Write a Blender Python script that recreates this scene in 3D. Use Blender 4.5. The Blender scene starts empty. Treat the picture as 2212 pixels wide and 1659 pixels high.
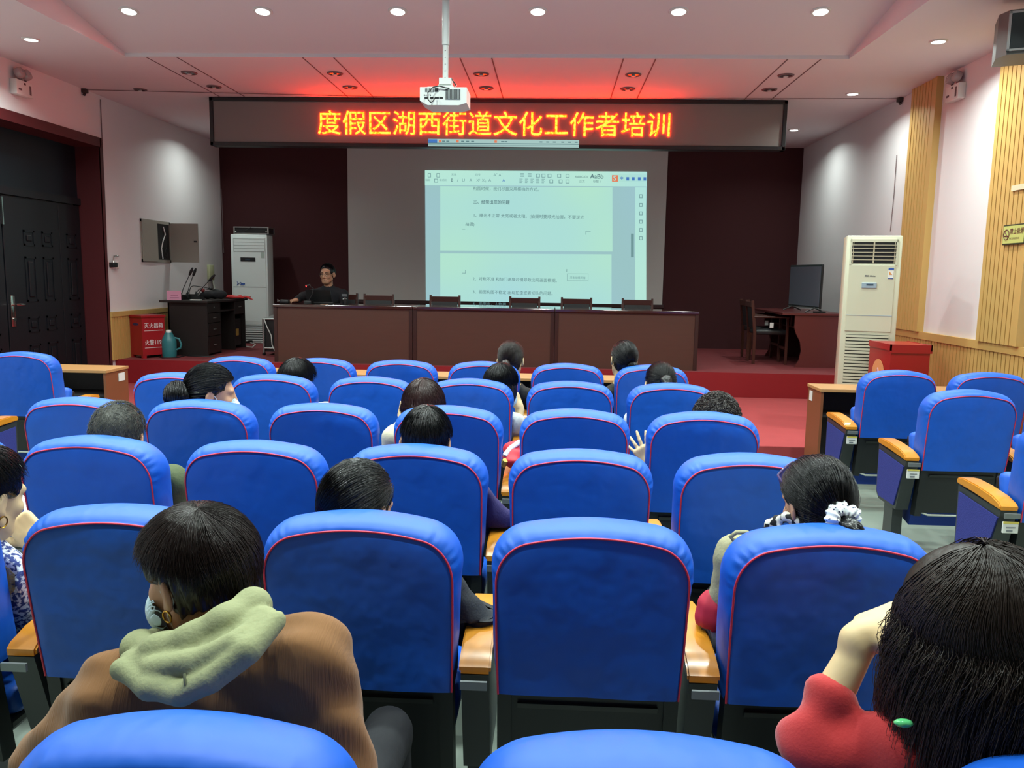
import bpy, bmesh, math, random
import numpy as np
from mathutils import Vector, Matrix, Euler

SC = bpy.context.scene
COL = SC.collection
R = math.radians
rnd = random.Random(7)

# ------------------------------------------------------------------ camera
CAM = np.array([0.0, 0.0, 1.6])
FPX, YAW, PITCH, ROLL = 1751.43, 0.04834, 0.13317, 0.01624
def cam_axes():
    cy, sy, cp, sp = math.cos(YAW), math.sin(YAW), math.cos(PITCH), math.sin(PITCH)
    f = np.array([-sy * cp, cy * cp, -sp]); r = np.array([cy, sy, 0.0]); u = np.cross(r, f)
    c, s = math.cos(ROLL), math.sin(ROLL)
    return c * r + s * u, -s * r + c * u, f
CR, CU, CF = cam_axes()
cd = bpy.data.cameras.new('camera'); cd.sensor_width = 36.0; cd.lens = 36.0 * FPX / 2212.0
cd.clip_start = 0.05; cd.clip_end = 100
cam = bpy.data.objects.new('camera', cd); COL.objects.link(cam)
M4 = Matrix.Identity(4)
for i in range(3):
    M4[i][0], M4[i][1], M4[i][2], M4[i][3] = CR[i], CU[i], -CF[i], CAM[i]
cam.matrix_world = M4
SC.camera = cam
def at(px, py, X=None, Y=None, Z=None):
    """the place in the room that a point of the photograph shows, on the plane X, Y or Z"""
    d = (px - 1106) / FPX * CR - (py - 829.5) / FPX * CU + CF
    t = X / d[0] if X is not None else (Y / d[1] if Y is not None else (Z - 1.6) / d[2])
    return CAM + t * d

# ------------------------------------------------------------------ world, exposure, lamps' light
w = bpy.data.worlds.new('world'); SC.world = w; w.use_nodes = True
w.node_tree.nodes['Background'].inputs[0].default_value = (0.75, 0.85, 1.0, 1)
w.node_tree.nodes['Background'].inputs[1].default_value = 0.02
SC.view_settings.view_transform = 'Standard'; SC.view_settings.look = 'None'
SC.view_settings.exposure = 0.0; SC.view_settings.gamma = 1.0
SC.view_settings.use_curve_mapping = False
XL, XR, YB, YF, ZC = -5.57, 3.95, 13.55, -2.6, 3.69      # room: left, right, stage wall, rear wall, low ceiling
YS, ZS, YP, ZP = 10.05, 0.45, 7.1, 0.15                  # stage edge and height, platform edge and height
LCOL = [-3.79, -2.59, -1.40, -0.184, 1.017, 2.209]
LAMP_POS = []                                            # lit downlights: x, y, z, power, seen
def tray_z(y): return min(4.05, 3.725 + 0.155 * max(0.0, 8.2 - y))
for yy, pw_ in ((7.34, 31.0), (5.2, 31.0), (3.2, 29.0), (1.3, 19.0)):
    for xx in LCOL: LAMP_POS.append((xx, yy, tray_z(yy), pw_, yy > 7))
for yy in (7.6, 4.6, 1.6):
    for xx in (-4.863, 3.315): LAMP_POS.append((xx, yy, ZC, 31.0, yy > 7))
LAMP_POS += [(3.318, 9.658, ZC, 20.0, True), (3.324, 11.93, ZC, 15.0, True), (-4.883, 12.0, ZC, 14.0, True)]
for i, (x, y, z, p, seen) in enumerate(LAMP_POS):
    ld = bpy.data.lights.new('downlight_light', 'AREA'); ld.shape = 'DISK'; ld.size = 0.13
    ld.energy = p; ld.color = (0.86, 1.0, 0.94); ld.spread = R(150) if y > 4 else R(118)
    lo = bpy.data.objects.new('downlight_light', ld); COL.objects.link(lo); lo.location = (x, y, z - 0.03)

# ------------------------------------------------------------------ materials
MATS = {}
def s2l(c): return tuple(((v / 255) / 12.92 if v / 255 <= 0.04045 else ((v / 255 + 0.055) / 1.055) ** 2.4) for v in c)
def mat(name, rgb, rough=0.6, metal=0.0, var=0.0, scale=8.0, bump=0.0, bscale=60.0, emit=None, es=0.0, trans=0.0, spec=0.5,
        stretch=None, rgb2=None, sheen=0.0, coat=0.0, bdist=0.01):
    if name in MATS: return MATS[name]
    m = bpy.data.materials.new(name); m.use_nodes = True
    nt = m.node_tree; b = nt.nodes['Principled BSDF']
    c = s2l(rgb); b.inputs['Base Color'].default_value = (*c, 1)
    b.inputs['Roughness'].default_value = rough; b.inputs['Metallic'].default_value = metal
    b.inputs['Specular IOR Level'].default_value = spec
    if trans: b.inputs['Transmission Weight'].default_value = trans
    if sheen: b.inputs['Sheen Weight'].default_value = sheen
    if coat: b.inputs['Coat Weight'].default_value = coat; b.inputs['Coat Roughness'].default_value = 0.1
    if emit: b.inputs['Emission Color'].default_value = (*emit, 1); b.inputs['Emission Strength'].default_value = es
    if var or bump or rgb2:
        tc = nt.nodes.new('ShaderNodeTexCoord'); mp = nt.nodes.new('ShaderNodeMapping')
        nt.links.new(tc.outputs['Object'], mp.inputs[0])
        if stretch: mp.inputs['Scale'].default_value = stretch
    if var or rgb2:
        n = nt.nodes.new('ShaderNodeTexNoise'); n.inputs['Scale'].default_value = scale; n.inputs['Detail'].default_value = 4
        nt.links.new(mp.outputs[0], n.inputs[0])
        mx = nt.nodes.new('ShaderNodeMix'); mx.data_type = 'RGBA'
        c2 = s2l(rgb2) if rgb2 else tuple(min(1, v * (1 + var)) for v in c)
        c1 = c if rgb2 else tuple(v * (1 - var) for v in c)
        mx.inputs[6].default_value = (*c1, 1); mx.inputs[7].default_value = (*c2, 1)
        nt.links.new(n.outputs[0], mx.inputs[0]); nt.links.new(mx.outputs[2], b.inputs['Base Color'])
    if bump:
        n2 = nt.nodes.new('ShaderNodeTexNoise'); n2.inputs['Scale'].default_value = bscale; n2.inputs['Detail'].default_value = 3
        nt.links.new(mp.outputs[0], n2.inputs[0])
        bp = nt.nodes.new('ShaderNodeBump'); bp.inputs['Strength'].default_value = bump; bp.inputs['Distance'].default_value = bdist
        nt.links.new(n2.outputs[0], bp.inputs['Height']); nt.links.new(bp.outputs[0], b.inputs['Normal'])
    MATS[name] = m
    return m
def emat(name, col, strength):
    if name in MATS: return MATS[name]
    m = bpy.data.materials.new(name); m.use_nodes = True; nt = m.node_tree
    nt.nodes.remove(nt.nodes['Principled BSDF']); e = nt.nodes.new('ShaderNodeEmission')
    e.inputs[0].default_value = (*col, 1); e.inputs[1].default_value = strength
    nt.links.new(e.outputs[0], nt.nodes['Material Output'].inputs[0]); MATS[name] = m
    return m

# ------------------------------------------------------------------ mesh helpers
class MB:
    """collects shapes into one mesh"""
    def __init__(s): s.v = []; s.f = []
    def add(s, vs, fs):
        b = len(s.v); s.v += [tuple(v) for v in vs]; s.f += [tuple(b + i for i in f) for f in fs]; return s
    def box(s, x0, x1, y0, y1, z0, z1, bev=0.0, M=None):
        if bev > 0:
            bm = bmesh.new(); bmesh.ops.create_cube(bm, size=1)
            for v in bm.verts:
                v.co = Vector(((x0 + x1) / 2 + v.co.x * (x1 - x0), (y0 + y1) / 2 + v.co.y * (y1 - y0), (z0 + z1) / 2 + v.co.z * (z1 - z0)))
            bmesh.ops.bevel(bm, geom=bm.edges[:], offset=bev, segments=2, affect='EDGES', profile=0.5)
            bm.verts.index_update()
            vs = [v.co.copy() for v in bm.verts]; fs = [tuple(v.index for v in f.verts) for f in bm.faces]; bm.free()
        else:
            vs = [Vector(p) for p in ((x0, y0, z0), (x1, y0, z0), (x1, y1, z0), (x0, y1, z0), (x0, y0, z1), (x1, y0, z1), (x1, y1, z1), (x0, y1, z1))]
            fs = [(0, 3, 2, 1), (4, 5, 6, 7), (0, 1, 5, 4), (1, 2, 6, 5), (2, 3, 7, 6), (3, 0, 4, 7)]
        if M is not None: vs = [M @ v for v in vs]
        return s.add(vs, fs)
    def cyl(s, p0, p1, r0, r1=None, n=16, caps=True):
        return s.tube([p0, p1], [r0, r0 if r1 is None else r1], n, caps)
    def tube(s, pts, r, n=8, caps=True, closed=False):
        pts = [Vector(p) for p in pts]; k = len(pts)
        rs = r if isinstance(r, (list, tuple)) else [r] * k
        vs = []; up = None
        for i, p in enumerate(pts):
            a = pts[(i - 1) % k] if (closed or i) else p; b = pts[(i + 1) % k] if (closed or i < k - 1) else p
            t = (b - a).normalized() if (b - a).length > 1e-9 else Vector((0, 0, 1))
            if up is None: up = t.orthogonal().normalized()
            up = (up - t * up.dot(t)); up = up.normalized() if up.length > 1e-6 else t.orthogonal().normalized()
            q = t.cross(up)
            for j in range(n):
                a_ = 2 * math.pi * j / n; vs.append(p + (up * math.cos(a_) + q * math.sin(a_)) * rs[i])
        fs = []
        for i in range(k if closed else k - 1):
            for j in range(n):
                i2 = (i + 1) % k
                fs.append((i * n + j, i * n + (j + 1) % n, i2 * n + (j + 1) % n, i2 * n + j))
        if caps and not closed:
            fs.append(tuple(reversed(range(n)))); fs.append(tuple((k - 1) * n + j for j in range(n)))
        return s.add(vs, fs)
    def lathe(s, prof, c=(0, 0, 0), n=24, M=None, cap=True):
        """prof: (radius, z) from the bottom up"""
        vs = []; fs = []
        for r, z in prof:
            for j in range(n):
                a = 2 * math.pi * j / n; vs.append(Vector((c[0] + r * math.cos(a), c[1] + r * math.sin(a), c[2] + z)))
        for i in range(len(prof) - 1):
            for j in range(n):
                fs.append((i * n + j, i * n + (j + 1) % n, (i + 1) * n + (j + 1) % n, (i + 1) * n + j))
        if cap: fs.append(tuple(reversed(range(n)))); fs.append(tuple((len(prof) - 1) * n + j for j in range(n)))
        if M is not None: vs = [M @ v for v in vs]
        return s.add(vs, fs)
    def prism(s, poly, axis, a, b):
        """poly: 2-D outline in the two other axes; pulled along axis from a to b"""
        n = len(poly); vs = []
        for t in (a, b):
            for p, q in poly:
                vs.append({'x': (t, p, q), 'y': (p, t, q), 'z': (p, q, t)}[axis])
        fs = [tuple(range(n)), tuple(range(2 * n - 1, n - 1, -1))]
        for i in range(n): fs.append((i, n + i, n + (i + 1) % n, (i + 1) % n))
        return s.add(vs, fs)
    def build(s, name, m, parent=None, smooth=None, loc=None, M=None, fix=True):
        me = bpy.data.meshes.new(name); me.from_pydata([tuple(v) for v in s.v], [], s.f)
        if fix:
            bm = bmesh.new(); bm.from_mesh(me); bmesh.ops.recalc_face_normals(bm, faces=bm.faces[:]); bm.to_mesh(me); bm.free()
        me.materials.append(m)
        if smooth is not None:
            me.polygons.foreach_set('use_smooth', [True] * len(me.polygons))
            if smooth < 179: me.set_sharp_from_angle(angle=R(smooth))
        return link(name, me, parent, loc, M)
def link(name, me, parent=None, loc=None, M=None):
    o = bpy.data.objects.new(name, me); COL.objects.link(o)
    if parent is not None: o.parent = parent
    if M is not None: o.matrix_local = M
    if loc is not None: o.location = loc
    return o
def tag(o, label=None, cat=None, group=None, kind=None):
    if label: o['label'] = label
    if cat: o['category'] = cat
    if group: o['group'] = group
    if kind: o['kind'] = kind
    return o
def thing(name, label, cat, loc=(0, 0, 0), rz=0.0, group=None):
    o = bpy.data.objects.new(name, None); COL.objects.link(o); o.empty_display_size = 0.1
    o.location = loc; o.rotation_euler = (0, 0, rz)
    return tag(o, label, cat, group)
def struct(name, mb, m, smooth=None): return tag(mb.build(name, m, smooth=smooth), kind='structure')
def dup(root, loc=None, rz=None, label=None, group=None, parent=None):
    c = root.copy(); COL.objects.link(c)
    if parent is not None: c.parent = parent
    if loc is not None: c.location = loc
    if rz is not None: c.rotation_euler = (0, 0, rz)
    if label: c['label'] = label
    if group: c['group'] = group
    for ch in list(root.children): dup(ch, parent=c)
    return c
_tmp = {}
def text(body, size, m, parent, M, name='lettering', align='LEFT', off=0.0, extr=0.0, xs=1.0, shear=0.0):
    cu = bpy.data.curves.new('t', 'FONT'); cu.body = body; cu.size = size; cu.align_x = align; cu.align_y = 'CENTER'
    cu.offset = off; cu.extrude = extr; cu.resolution_u = 3; cu.shear = shear
    t = bpy.data.objects.new('t', cu); COL.objects.link(t)
    me = bpy.data.meshes.new_from_object(t.evaluated_get(bpy.context.evaluated_depsgraph_get()))
    bpy.data.objects.remove(t); bpy.data.curves.remove(cu)
    me.name = name; me.materials.clear(); me.materials.append(m)
    if xs != 1.0:
        for v in me.vertices: v.co.x *= xs
    return link(name, me, parent, M=M)
def face_cam(x, y, z): return Matrix.Translation((x, y, z)) @ Matrix.Rotation(R(90), 4, 'X')   # text plane facing -Y

# ------------------------------------------------------------------ soft bodies: distance fields turned into one surface
def cap(a, b, ra, rb=None, k=0.02, op='u'): return ('c', np.array(a, float), np.array(b, float), float(ra), float(ra if rb is None else rb), k, op)
def ell(c, r, Rm=None, k=0.02, op='u'): return ('e', np.array(c, float), np.array(r, float), np.eye(3) if Rm is None else np.array(Rm, float), 0, k, op)
def rbox(c, h, Rm=None, rad=0.01, k=0.02, op='u'): return ('b', np.array(c, float), np.array(h, float), np.eye(3) if Rm is None else np.array(Rm, float), rad, k, op)
def xf(prims, Rm, t, s=1.0):
    """prims moved into another frame"""
    out = []
    for p in prims:
        if p[0] == 'c': out.append(('c', Rm @ (p[1] * s) + t, Rm @ (p[2] * s) + t, p[3] * s, p[4] * s, p[5] * s, p[6]))
        else: out.append((p[0], Rm @ (p[1] * s) + t, p[2] * s, Rm @ p[3], p[4] * s, p[5] * s, p[6]))
    return out
def bounds(p):
    if p[0] == 'c':
        r = max(p[3], p[4]); return np.minimum(p[1], p[2]) - r, np.maximum(p[1], p[2]) + r
    e = np.abs(p[3]) @ (p[2] + (p[4] if p[0] == 'b' else 0)); return p[1] - e, p[1] + e
def axis(lo, hi, h, fine=()):
    xs = [lo]
    while xs[-1] < hi:
        x = xs[-1]; st = h
        for a, b, hf in fine:
            if a - 1e-9 <= x < b: st = min(st, hf)
            elif x < a < x + st: st = max(a - x, hf * 0.7)
        xs.append(x + st)
    return np.array(xs)
def surface(prims, h=0.01, fine=(), disp=None, grow=0.0):
    """fine: list of (lo3, hi3, h). Returns verts, quads"""
    los, his = zip(*[bounds(p) for p in prims if p[6] == 'u'])
    lo = np.min(los, 0) - 2.5 * h - grow; hi = np.max(his, 0) + 2.5 * h + grow
    ax = [axis(lo[i], hi[i], h, [(f[0][i], f[1][i], f[2]) for f in fine]) for i in range(3)]
    F = np.full([len(a) for a in ax], 0.3, np.float32)
    for p in prims:
        bl, bh = bounds(p); k = p[5]; m = k + 3 * h + abs(grow)
        sl = tuple(slice(max(0, np.searchsorted(ax[i], bl[i] - m) - 1), np.searchsorted(ax[i], bh[i] + m) + 1) for i in range(3))
        X, Y, Z = np.meshgrid(*[ax[i][sl[i]] for i in range(3)], indexing='ij', copy=False)
        if X.size == 0: continue
        if p[0] == 'c':
            d = p[2] - p[1]; L = max(float(d @ d), 1e-12)
            t = np.clip(((X - p[1][0]) * d[0] + (Y - p[1][1]) * d[1] + (Z - p[1][2]) * d[2]) / L, 0, 1)
            D = np.sqrt((X - p[1][0] - t * d[0]) ** 2 + (Y - p[1][1] - t * d[1]) ** 2 + (Z - p[1][2] - t * d[2]) ** 2) - (p[3] + t * (p[4] - p[3]))
        else:
            x, y, z = X - p[1][0], Y - p[1][1], Z - p[1][2]; Q = p[3]
            a = x * Q[0, 0] + y * Q[1, 0] + z * Q[2, 0]; b = x * Q[0, 1] + y * Q[1, 1] + z * Q[2, 1]; c = x * Q[0, 2] + y * Q[1, 2] + z * Q[2, 2]
            r = p[2]
            if p[0] == 'e':
                k0 = np.sqrt((a / r[0]) ** 2 + (b / r[1]) ** 2 + (c / r[2]) ** 2); k1 = np.sqrt((a / r[0] ** 2) ** 2 + (b / r[1] ** 2) ** 2 + (c / r[2] ** 2) ** 2) + 1e-9
                D = k0 * (k0 - 1) / k1
            else:
                qa, qb, qc = np.abs(a) - r[0], np.abs(b) - r[1], np.abs(c) - r[2]
                D = np.sqrt(np.maximum(qa, 0) ** 2 + np.maximum(qb, 0) ** 2 + np.maximum(qc, 0) ** 2) + np.minimum(np.maximum(qa, np.maximum(qb, qc)), 0) - p[4]
        A = F[sl]
        if p[6] == 'u':
            if k > 0:
                hh = np.clip(0.5 + 0.5 * (A - D) / k, 0, 1); F[sl] = A + (D - A) * hh - k * hh * (1 - hh)
            else: F[sl] = np.minimum(A, D)
        else:
            kk = max(k, 1e-5); hh = np.clip(0.5 - 0.5 * (A + D) / kk, 0, 1); F[sl] = A + (-D - A) * hh + kk * hh * (1 - hh)
    if disp is not None:
        band = np.abs(F) < 0.05; I = np.nonzero(band)
        F[I] -= disp(np.stack([ax[i][I[i]] for i in range(3)], -1)).astype(np.float32)
    if grow: F -= grow
    F[0], F[-1], F[:, 0], F[:, -1], F[:, :, 0], F[:, :, -1] = [np.maximum(q, 1e-3) for q in (F[0], F[-1], F[:, 0], F[:, -1], F[:, :, 0], F[:, :, -1])]
    S = F < 0
    n = S[:-1, :-1, :-1].astype(np.int8)
    for dx in (0, 1):
        for dy in (0, 1):
            for dz in (0, 1):
                if dx + dy + dz: n = n + S[dx:S.shape[0] - 1 + dx, dy:S.shape[1] - 1 + dy, dz:S.shape[2] - 1 + dz]
    cells = np.nonzero((n > 0) & (n < 8)); N = len(cells[0])
    idx = np.full(n.shape, -1, np.int64); idx[cells] = np.arange(N)
    acc = np.zeros((N, 3)); cnt = np.zeros(N)
    C = np.stack(cells, -1)
    for a in range(3):
        o1, o2 = [q for q in range(3) if q != a]
        for u in (0, 1):
            for v_ in (0, 1):
                c0 = C.copy(); c0[:, o1] += u; c0[:, o2] += v_; c1 = c0.copy(); c1[:, a] += 1
                f0 = F[c0[:, 0], c0[:, 1], c0[:, 2]]; f1 = F[c1[:, 0], c1[:, 1], c1[:, 2]]
                m = (f0 < 0) != (f1 < 0); t = f0[m] / (f0[m] - f1[m])
                p0 = np.stack([ax[i][c0[m, i]] for i in range(3)], -1); p1 = np.stack([ax[i][c1[m, i]] for i in range(3)], -1)
                acc[m] += p0 + (p1 - p0) * t[:, None]; cnt[m] += 1
    V = acc / cnt[:, None]; quads = []
    for a in range(3):
        o1, o2 = (a + 1) % 3, (a + 2) % 3
        s0 = [slice(None)] * 3; s1 = [slice(None)] * 3; s0[a] = slice(0, -1); s1[a] = slice(1, None)
        A = S[tuple(s0)]; B = S[tuple(s1)]; E = np.stack(np.nonzero(A != B), -1)
        E = E[(E[:, o1] > 0) & (E[:, o2] > 0) & (E[:, o1] < n.shape[o1]) & (E[:, o2] < n.shape[o2])]
        fl = A[E[:, 0], E[:, 1], E[:, 2]]
        q = []
        for d1, d2 in ((1, 1), (0, 1), (0, 0), (1, 0)):
            e = E.copy(); e[:, o1] -= d1; e[:, o2] -= d2; q.append(idx[e[:, 0], e[:, 1], e[:, 2]])
        q = np.stack(q, -1); q[~fl] = q[~fl][:, ::-1]; quads.append(q)
    return V, np.concatenate(quads)
def np_mesh(name, V, Q, m, parent=None, origin=(0, 0, 0), smooth=True):
    V = np.asarray(V, float) - np.asarray(origin, float); k = Q.shape[1]
    me = bpy.data.meshes.new(name); me.vertices.add(len(V)); me.vertices.foreach_set('co', V.ravel())
    me.loops.add(Q.size); me.loops.foreach_set('vertex_index', Q.ravel().astype(np.int32))
    me.polygons.add(len(Q)); me.polygons.foreach_set('loop_start', np.arange(0, Q.size, k, dtype=np.int32))
    if smooth: me.polygons.foreach_set('use_smooth', np.ones(len(Q), bool))
    me.update(calc_edges=True); me.validate(); me.materials.append(m)
    o = bpy.data.objects.new(name, me); COL.objects.link(o)
    if parent is not None: o.parent = parent
    return o
# ================================================================== the room
m_wall = mat('white_plaster', (218, 212, 213), 0.9, bump=0.05, bscale=90)
m_ceil = mat('ceiling_paint', (218, 210, 213), 0.9)
m_floor = mat('grey_vinyl_floor', (128, 138, 128), 0.45, var=0.08, scale=3)
m_maroon = mat('maroon_fabric_panel', (64, 22, 26), 0.85, var=0.08, scale=30, bump=0.1, bscale=300)
m_door = mat('black_steel_door', (17, 19, 25), 0.4)
m_frame = mat('maroon_door_casing', (80, 28, 32), 0.5)
m_rib = mat('yellow_wood_panel', (196, 158, 92), 0.5, var=0.07, scale=6, stretch=(1, 1, 0.2))
m_carpet = mat('red_carpet', (158, 60, 62), 0.95, var=0.10, scale=5, bump=0.25, bscale=220)
m_stagecarpet = mat('dull_red_stage_carpet', (120, 44, 48), 0.8, var=0.12, scale=4, bump=0.2, bscale=220)
m_riser = mat('red_painted_riser', (130, 14, 24), 0.55)
m_white = mat('white_plastic', (225, 226, 222), 0.35)
m_black = mat('black_plastic', (22, 23, 25), 0.45)
m_groove = mat('dark_seam', (110, 90, 92), 0.8)
m_chrome = mat('chrome', (200, 200, 195), 0.2, metal=1.0)
m_alu = mat('aluminium', (180, 184, 182), 0.35, metal=0.9)

struct('floor', MB().box(XL - 0.3, XR + 0.3, YF, YB, -0.1, 0.0), m_floor)
# ceiling: low band round a raised tray whose field slopes up towards the rear
TX0, TX1, TY = -4.29, 2.76, 8.2
c = MB()
c.box(XL - .3, XR + .3, TY, YB + .2, ZC, ZC + .9); c.box(XL - .3, TX0, YF, TY, ZC, ZC + .9); c.box(TX1, XR + .3, YF, TY, ZC, ZC + .9)
ys = [TY, 6.1, YF]; zs = [tray_z(y) for y in ys]
c.prism([(ys[0], zs[0]), (ys[1], zs[1]), (ys[2], zs[2]), (ys[2], ZC + .9), (ys[0], ZC + .9)], 'x', TX0, TX1)
struct('ceiling', c, m_ceil)
g = MB()
for x in (-3.93, -2.355, -0.80, 0.783, 2.345):
    for d in (-0.155, 0.155): g.box(x + d - .006, x + d + .006, TY + .01, 10.0, ZC - .003, ZC + .01)
struct('trim_1', g, m_groove)
struct('wall_back', MB().box(XL - .3, XR + .3, YB, YB + .2, 0, ZC + .02), m_maroon)
struct('wall_rear', MB().box(XL - .3, XR + .3, YF - .2, YF, 0, ZC + .9), mat('pale_rear_wall', (150, 142, 138), .9))
DY0, DY1, DZ = 7.55, 9.93, 3.09
wl = MB(); wl.box(XL - .4, XL, YF, DY0, 0, ZC + .05); wl.box(XL - .4, XL, DY1, YB, 0, ZC + .05); wl.box(XL - .4, XL, DY0, DY1, DZ, ZC + .05)
wl.box(XL - .4, XL - .36, DY0, DY1, 0, DZ)
struct('wall_left', wl, m_wall)
struct('wall_right', MB().box(XR, XR + .3, YF, YB, 0, ZC + .05), m_wall)
def ribs(mb, x, sgn, y0, y1, z0, z1, pitch=0.066, d=0.014, base=0.02):
    """vertical slats on a wall face x; sgn points into the room"""
    mb.box(min(x, x + sgn * base), max(x, x + sgn * base), y0, y1, z0, z1)
    n = max(1, int((y1 - y0) / pitch)); p = (y1 - y0) / n
    for i in range(n):
        a, b = x + sgn * base * .9, x + sgn * (base + d)
        mb.box(min(a, b), max(a, b), y0 + i * p + .006, y0 + (i + 1) * p - .006, z0, z1)
pw = MB(); ribs(pw, XR, -1, YF, 9.75, 0.0, 1.0); pw.box(XR - .045, XR, YF, 9.76, 1.0, 1.075)
struct('baseboard_right', pw, m_rib)
pw = MB(); ribs(pw, XL, 1, DY1 + .02, YB, ZS, 1.0); pw.box(XL, XL + .045, DY1 + .02, YB, 1.0, 1.06)
struct('baseboard_left', pw, m_rib)
for i, (a, b) in enumerate(((8.85, 9.44), (6.98, 7.63))):
    p = MB(); ribs(p, XR, -1, a + .05, b - .05, 1.075, ZC, base=.05); p.box(XR - .07, XR, a, a + .055, 1.075, ZC); p.box(XR - .07, XR, b - .055, b, 1.075, ZC)
    struct('trim_%d' % (i + 2), p, m_rib)
# door in the left wall, set back in a maroon lined recess
d = MB(); xd = XL - .28
d.box(XL - .36, XL + .012, DY1 - .02, DY1, 0, DZ); d.box(XL - .36, XL + .012, DY0, DY0 + .02, 0, DZ); d.box(XL - .36, XL + .012, DY0, DY1, DZ - .02, DZ)
d.box(XL, XL + .018, DY1 - .02, DY1 + .025, 0, DZ + .09); d.box(XL, XL + .018, DY0, DY1, DZ - .02, DZ + .09)
door = struct('door_1', d, m_frame)
def leaf(y0, y1):
    l = MB(); l.box(xd - .05, xd, y0, y1, 0.01, 2.36, .004)
    def panel(a, b, z0, z1):
        for q in ((a, b, z0, z0 + .02), (a, b, z1 - .02, z1), (a, a + .02, z0, z1), (b - .02, b, z0, z1)): l.box(xd - .002, xd + .008, *q)
        l.box(xd - .002, xd + .012, a + .05, b - .05, z0 + .05, z1 - .05, .01)
    wd = (y1 - y0)
    cs = ((.33, .52), (.66, .85)) if wd > .6 else ((.3, .75),)
    for a, b in cs:
        for z0, z1 in ((1.84, 2.01), (1.22, 1.72), (.88, 1.05), (.32, .74)): panel(y0 + a * wd, y0 + b * wd, z0, z1)
    return l.build('door_leaf', m_door, door)
lf = leaf(8.47, 9.46); leaf(9.47, 9.90); leaf(7.58, 8.45)
MB().box(xd - .05, xd + .02, DY0 + .02, DY1 - .02, 2.37, 2.45).build('transom_bar', m_door, door)
MB().box(xd - .06, xd - .02, DY0 + .02, DY1 - .02, 2.45, DZ - .02).build('transom_panel', mat('black_transom', (16, 22, 31), 0.3), door)
h = MB(); h.box(xd, xd + .015, 8.50, 8.57, .96, 1.30, .006); h.tube([(xd + .01, 8.535, 1.2), (xd + .06, 8.535, 1.2), (xd + .065, 8.56, 1.2), (xd + .06, 8.66, 1.195)], .011); h.cyl((xd + .01, 8.535, 1.04), (xd + .03, 8.535, 1.04), .02)
h.build('door_handle', m_chrome, lf, smooth=40)
MB().box(xd - .01, xd + .02, 8.452, 8.468, 2.05, 2.34).build('bolt_plate', m_chrome, lf)
# stage and the long step in front of it
struct('floor_stage', MB().box(XL, XR, YS + .012, YB, 0, ZS, ), m_stagecarpet)
struct('trim_4', MB().box(XL, XR, YS, YS + .012, ZP, ZS + .004), m_riser)
struct('floor_platform', MB().box(XL, XR, YP, YS, 0, ZP, .008), m_carpet)

# ------------------------------------------------------------------ downlights
m_lens_on = emat('lamp_glow', (0.93, 1.0, 0.95), 14.0)
m_ringw = mat('white_lamp_ring', (215, 213, 210), 0.4)
m_lens_off = mat('dark_lamp_lens', (70, 62, 62), 0.25)
def downlight(x, y, z, lit, label, r=.075, tilt=0.0, group=None):
    t = thing('downlight', label, 'downlight', (x, y, z), 0, group); t.rotation_euler = (tilt, 0, 0)
    MB().lathe([(r * .78, -.004), (r * .8, -.012), (r, -.012), (r * 1.08, -.004), (r * 1.08, 0.0)], n=28, cap=False).build('lamp_ring', m_ringw if lit else m_groove, t, smooth=50)
    MB().lathe([(r * .79, -.006), (r * .5, -.007)], n=24).build('lamp_lens', m_lens_on if lit else m_lens_off, t)
    if not lit: MB().lathe([(r * .2, -.006), (r * .35, -.02), (r * .2, -.024)], n=16).build('lamp_bulb', m_ringw, t, smooth=50)
    return t
sl = -math.atan(0.155)
ords = ['first', 'second', 'third', 'fourth', 'fifth', 'sixth']
for i, (x, y, z, p, seen) in enumerate([l for l in LAMP_POS if l[4]]):
    if i < 6: downlight(x, y, z, True, 'lit white downlight, %s from the door side of six across the raised ceiling' % ords[i], .078, sl, 'lit downlights in the raised ceiling')
    else:
        lab = {6: 'lit white downlight in the low ceiling above the black double door', 7: 'lit white downlight in the low ceiling beside the hanging loudspeaker',
               8: 'lit white downlight in the low ceiling past the end of the red letter sign', 9: 'lit white downlight over the stage by the wall behind the television',
               10: 'lit white downlight over the stage by the wall above the open cable cupboard'}[i]
        downlight(x, y, z, True, lab, .072, 0, 'lit downlights in the low ceiling')
where = ['nearest the left wall in the stage front ceiling', 'left of the projector pole', 'right of the projector pole', 'above the last letters of the red sign', 'above the empty right end of the sign']
for i, x in enumerate((-3.93, -2.355, -0.803, 0.783, 2.345)):
    for y, fr in ((8.83, 'farther from the sign'), (9.47, 'close to the sign')):
        downlight(x, y, ZC, False, 'unlit round downlight %s, %s' % (where[i], fr), .078, 0, 'unlit downlights in front of the sign')
downlight(-4.883, 9.64, ZC, False, 'broken unlit downlight in the ceiling between the left wall and the sign', .07)

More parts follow.
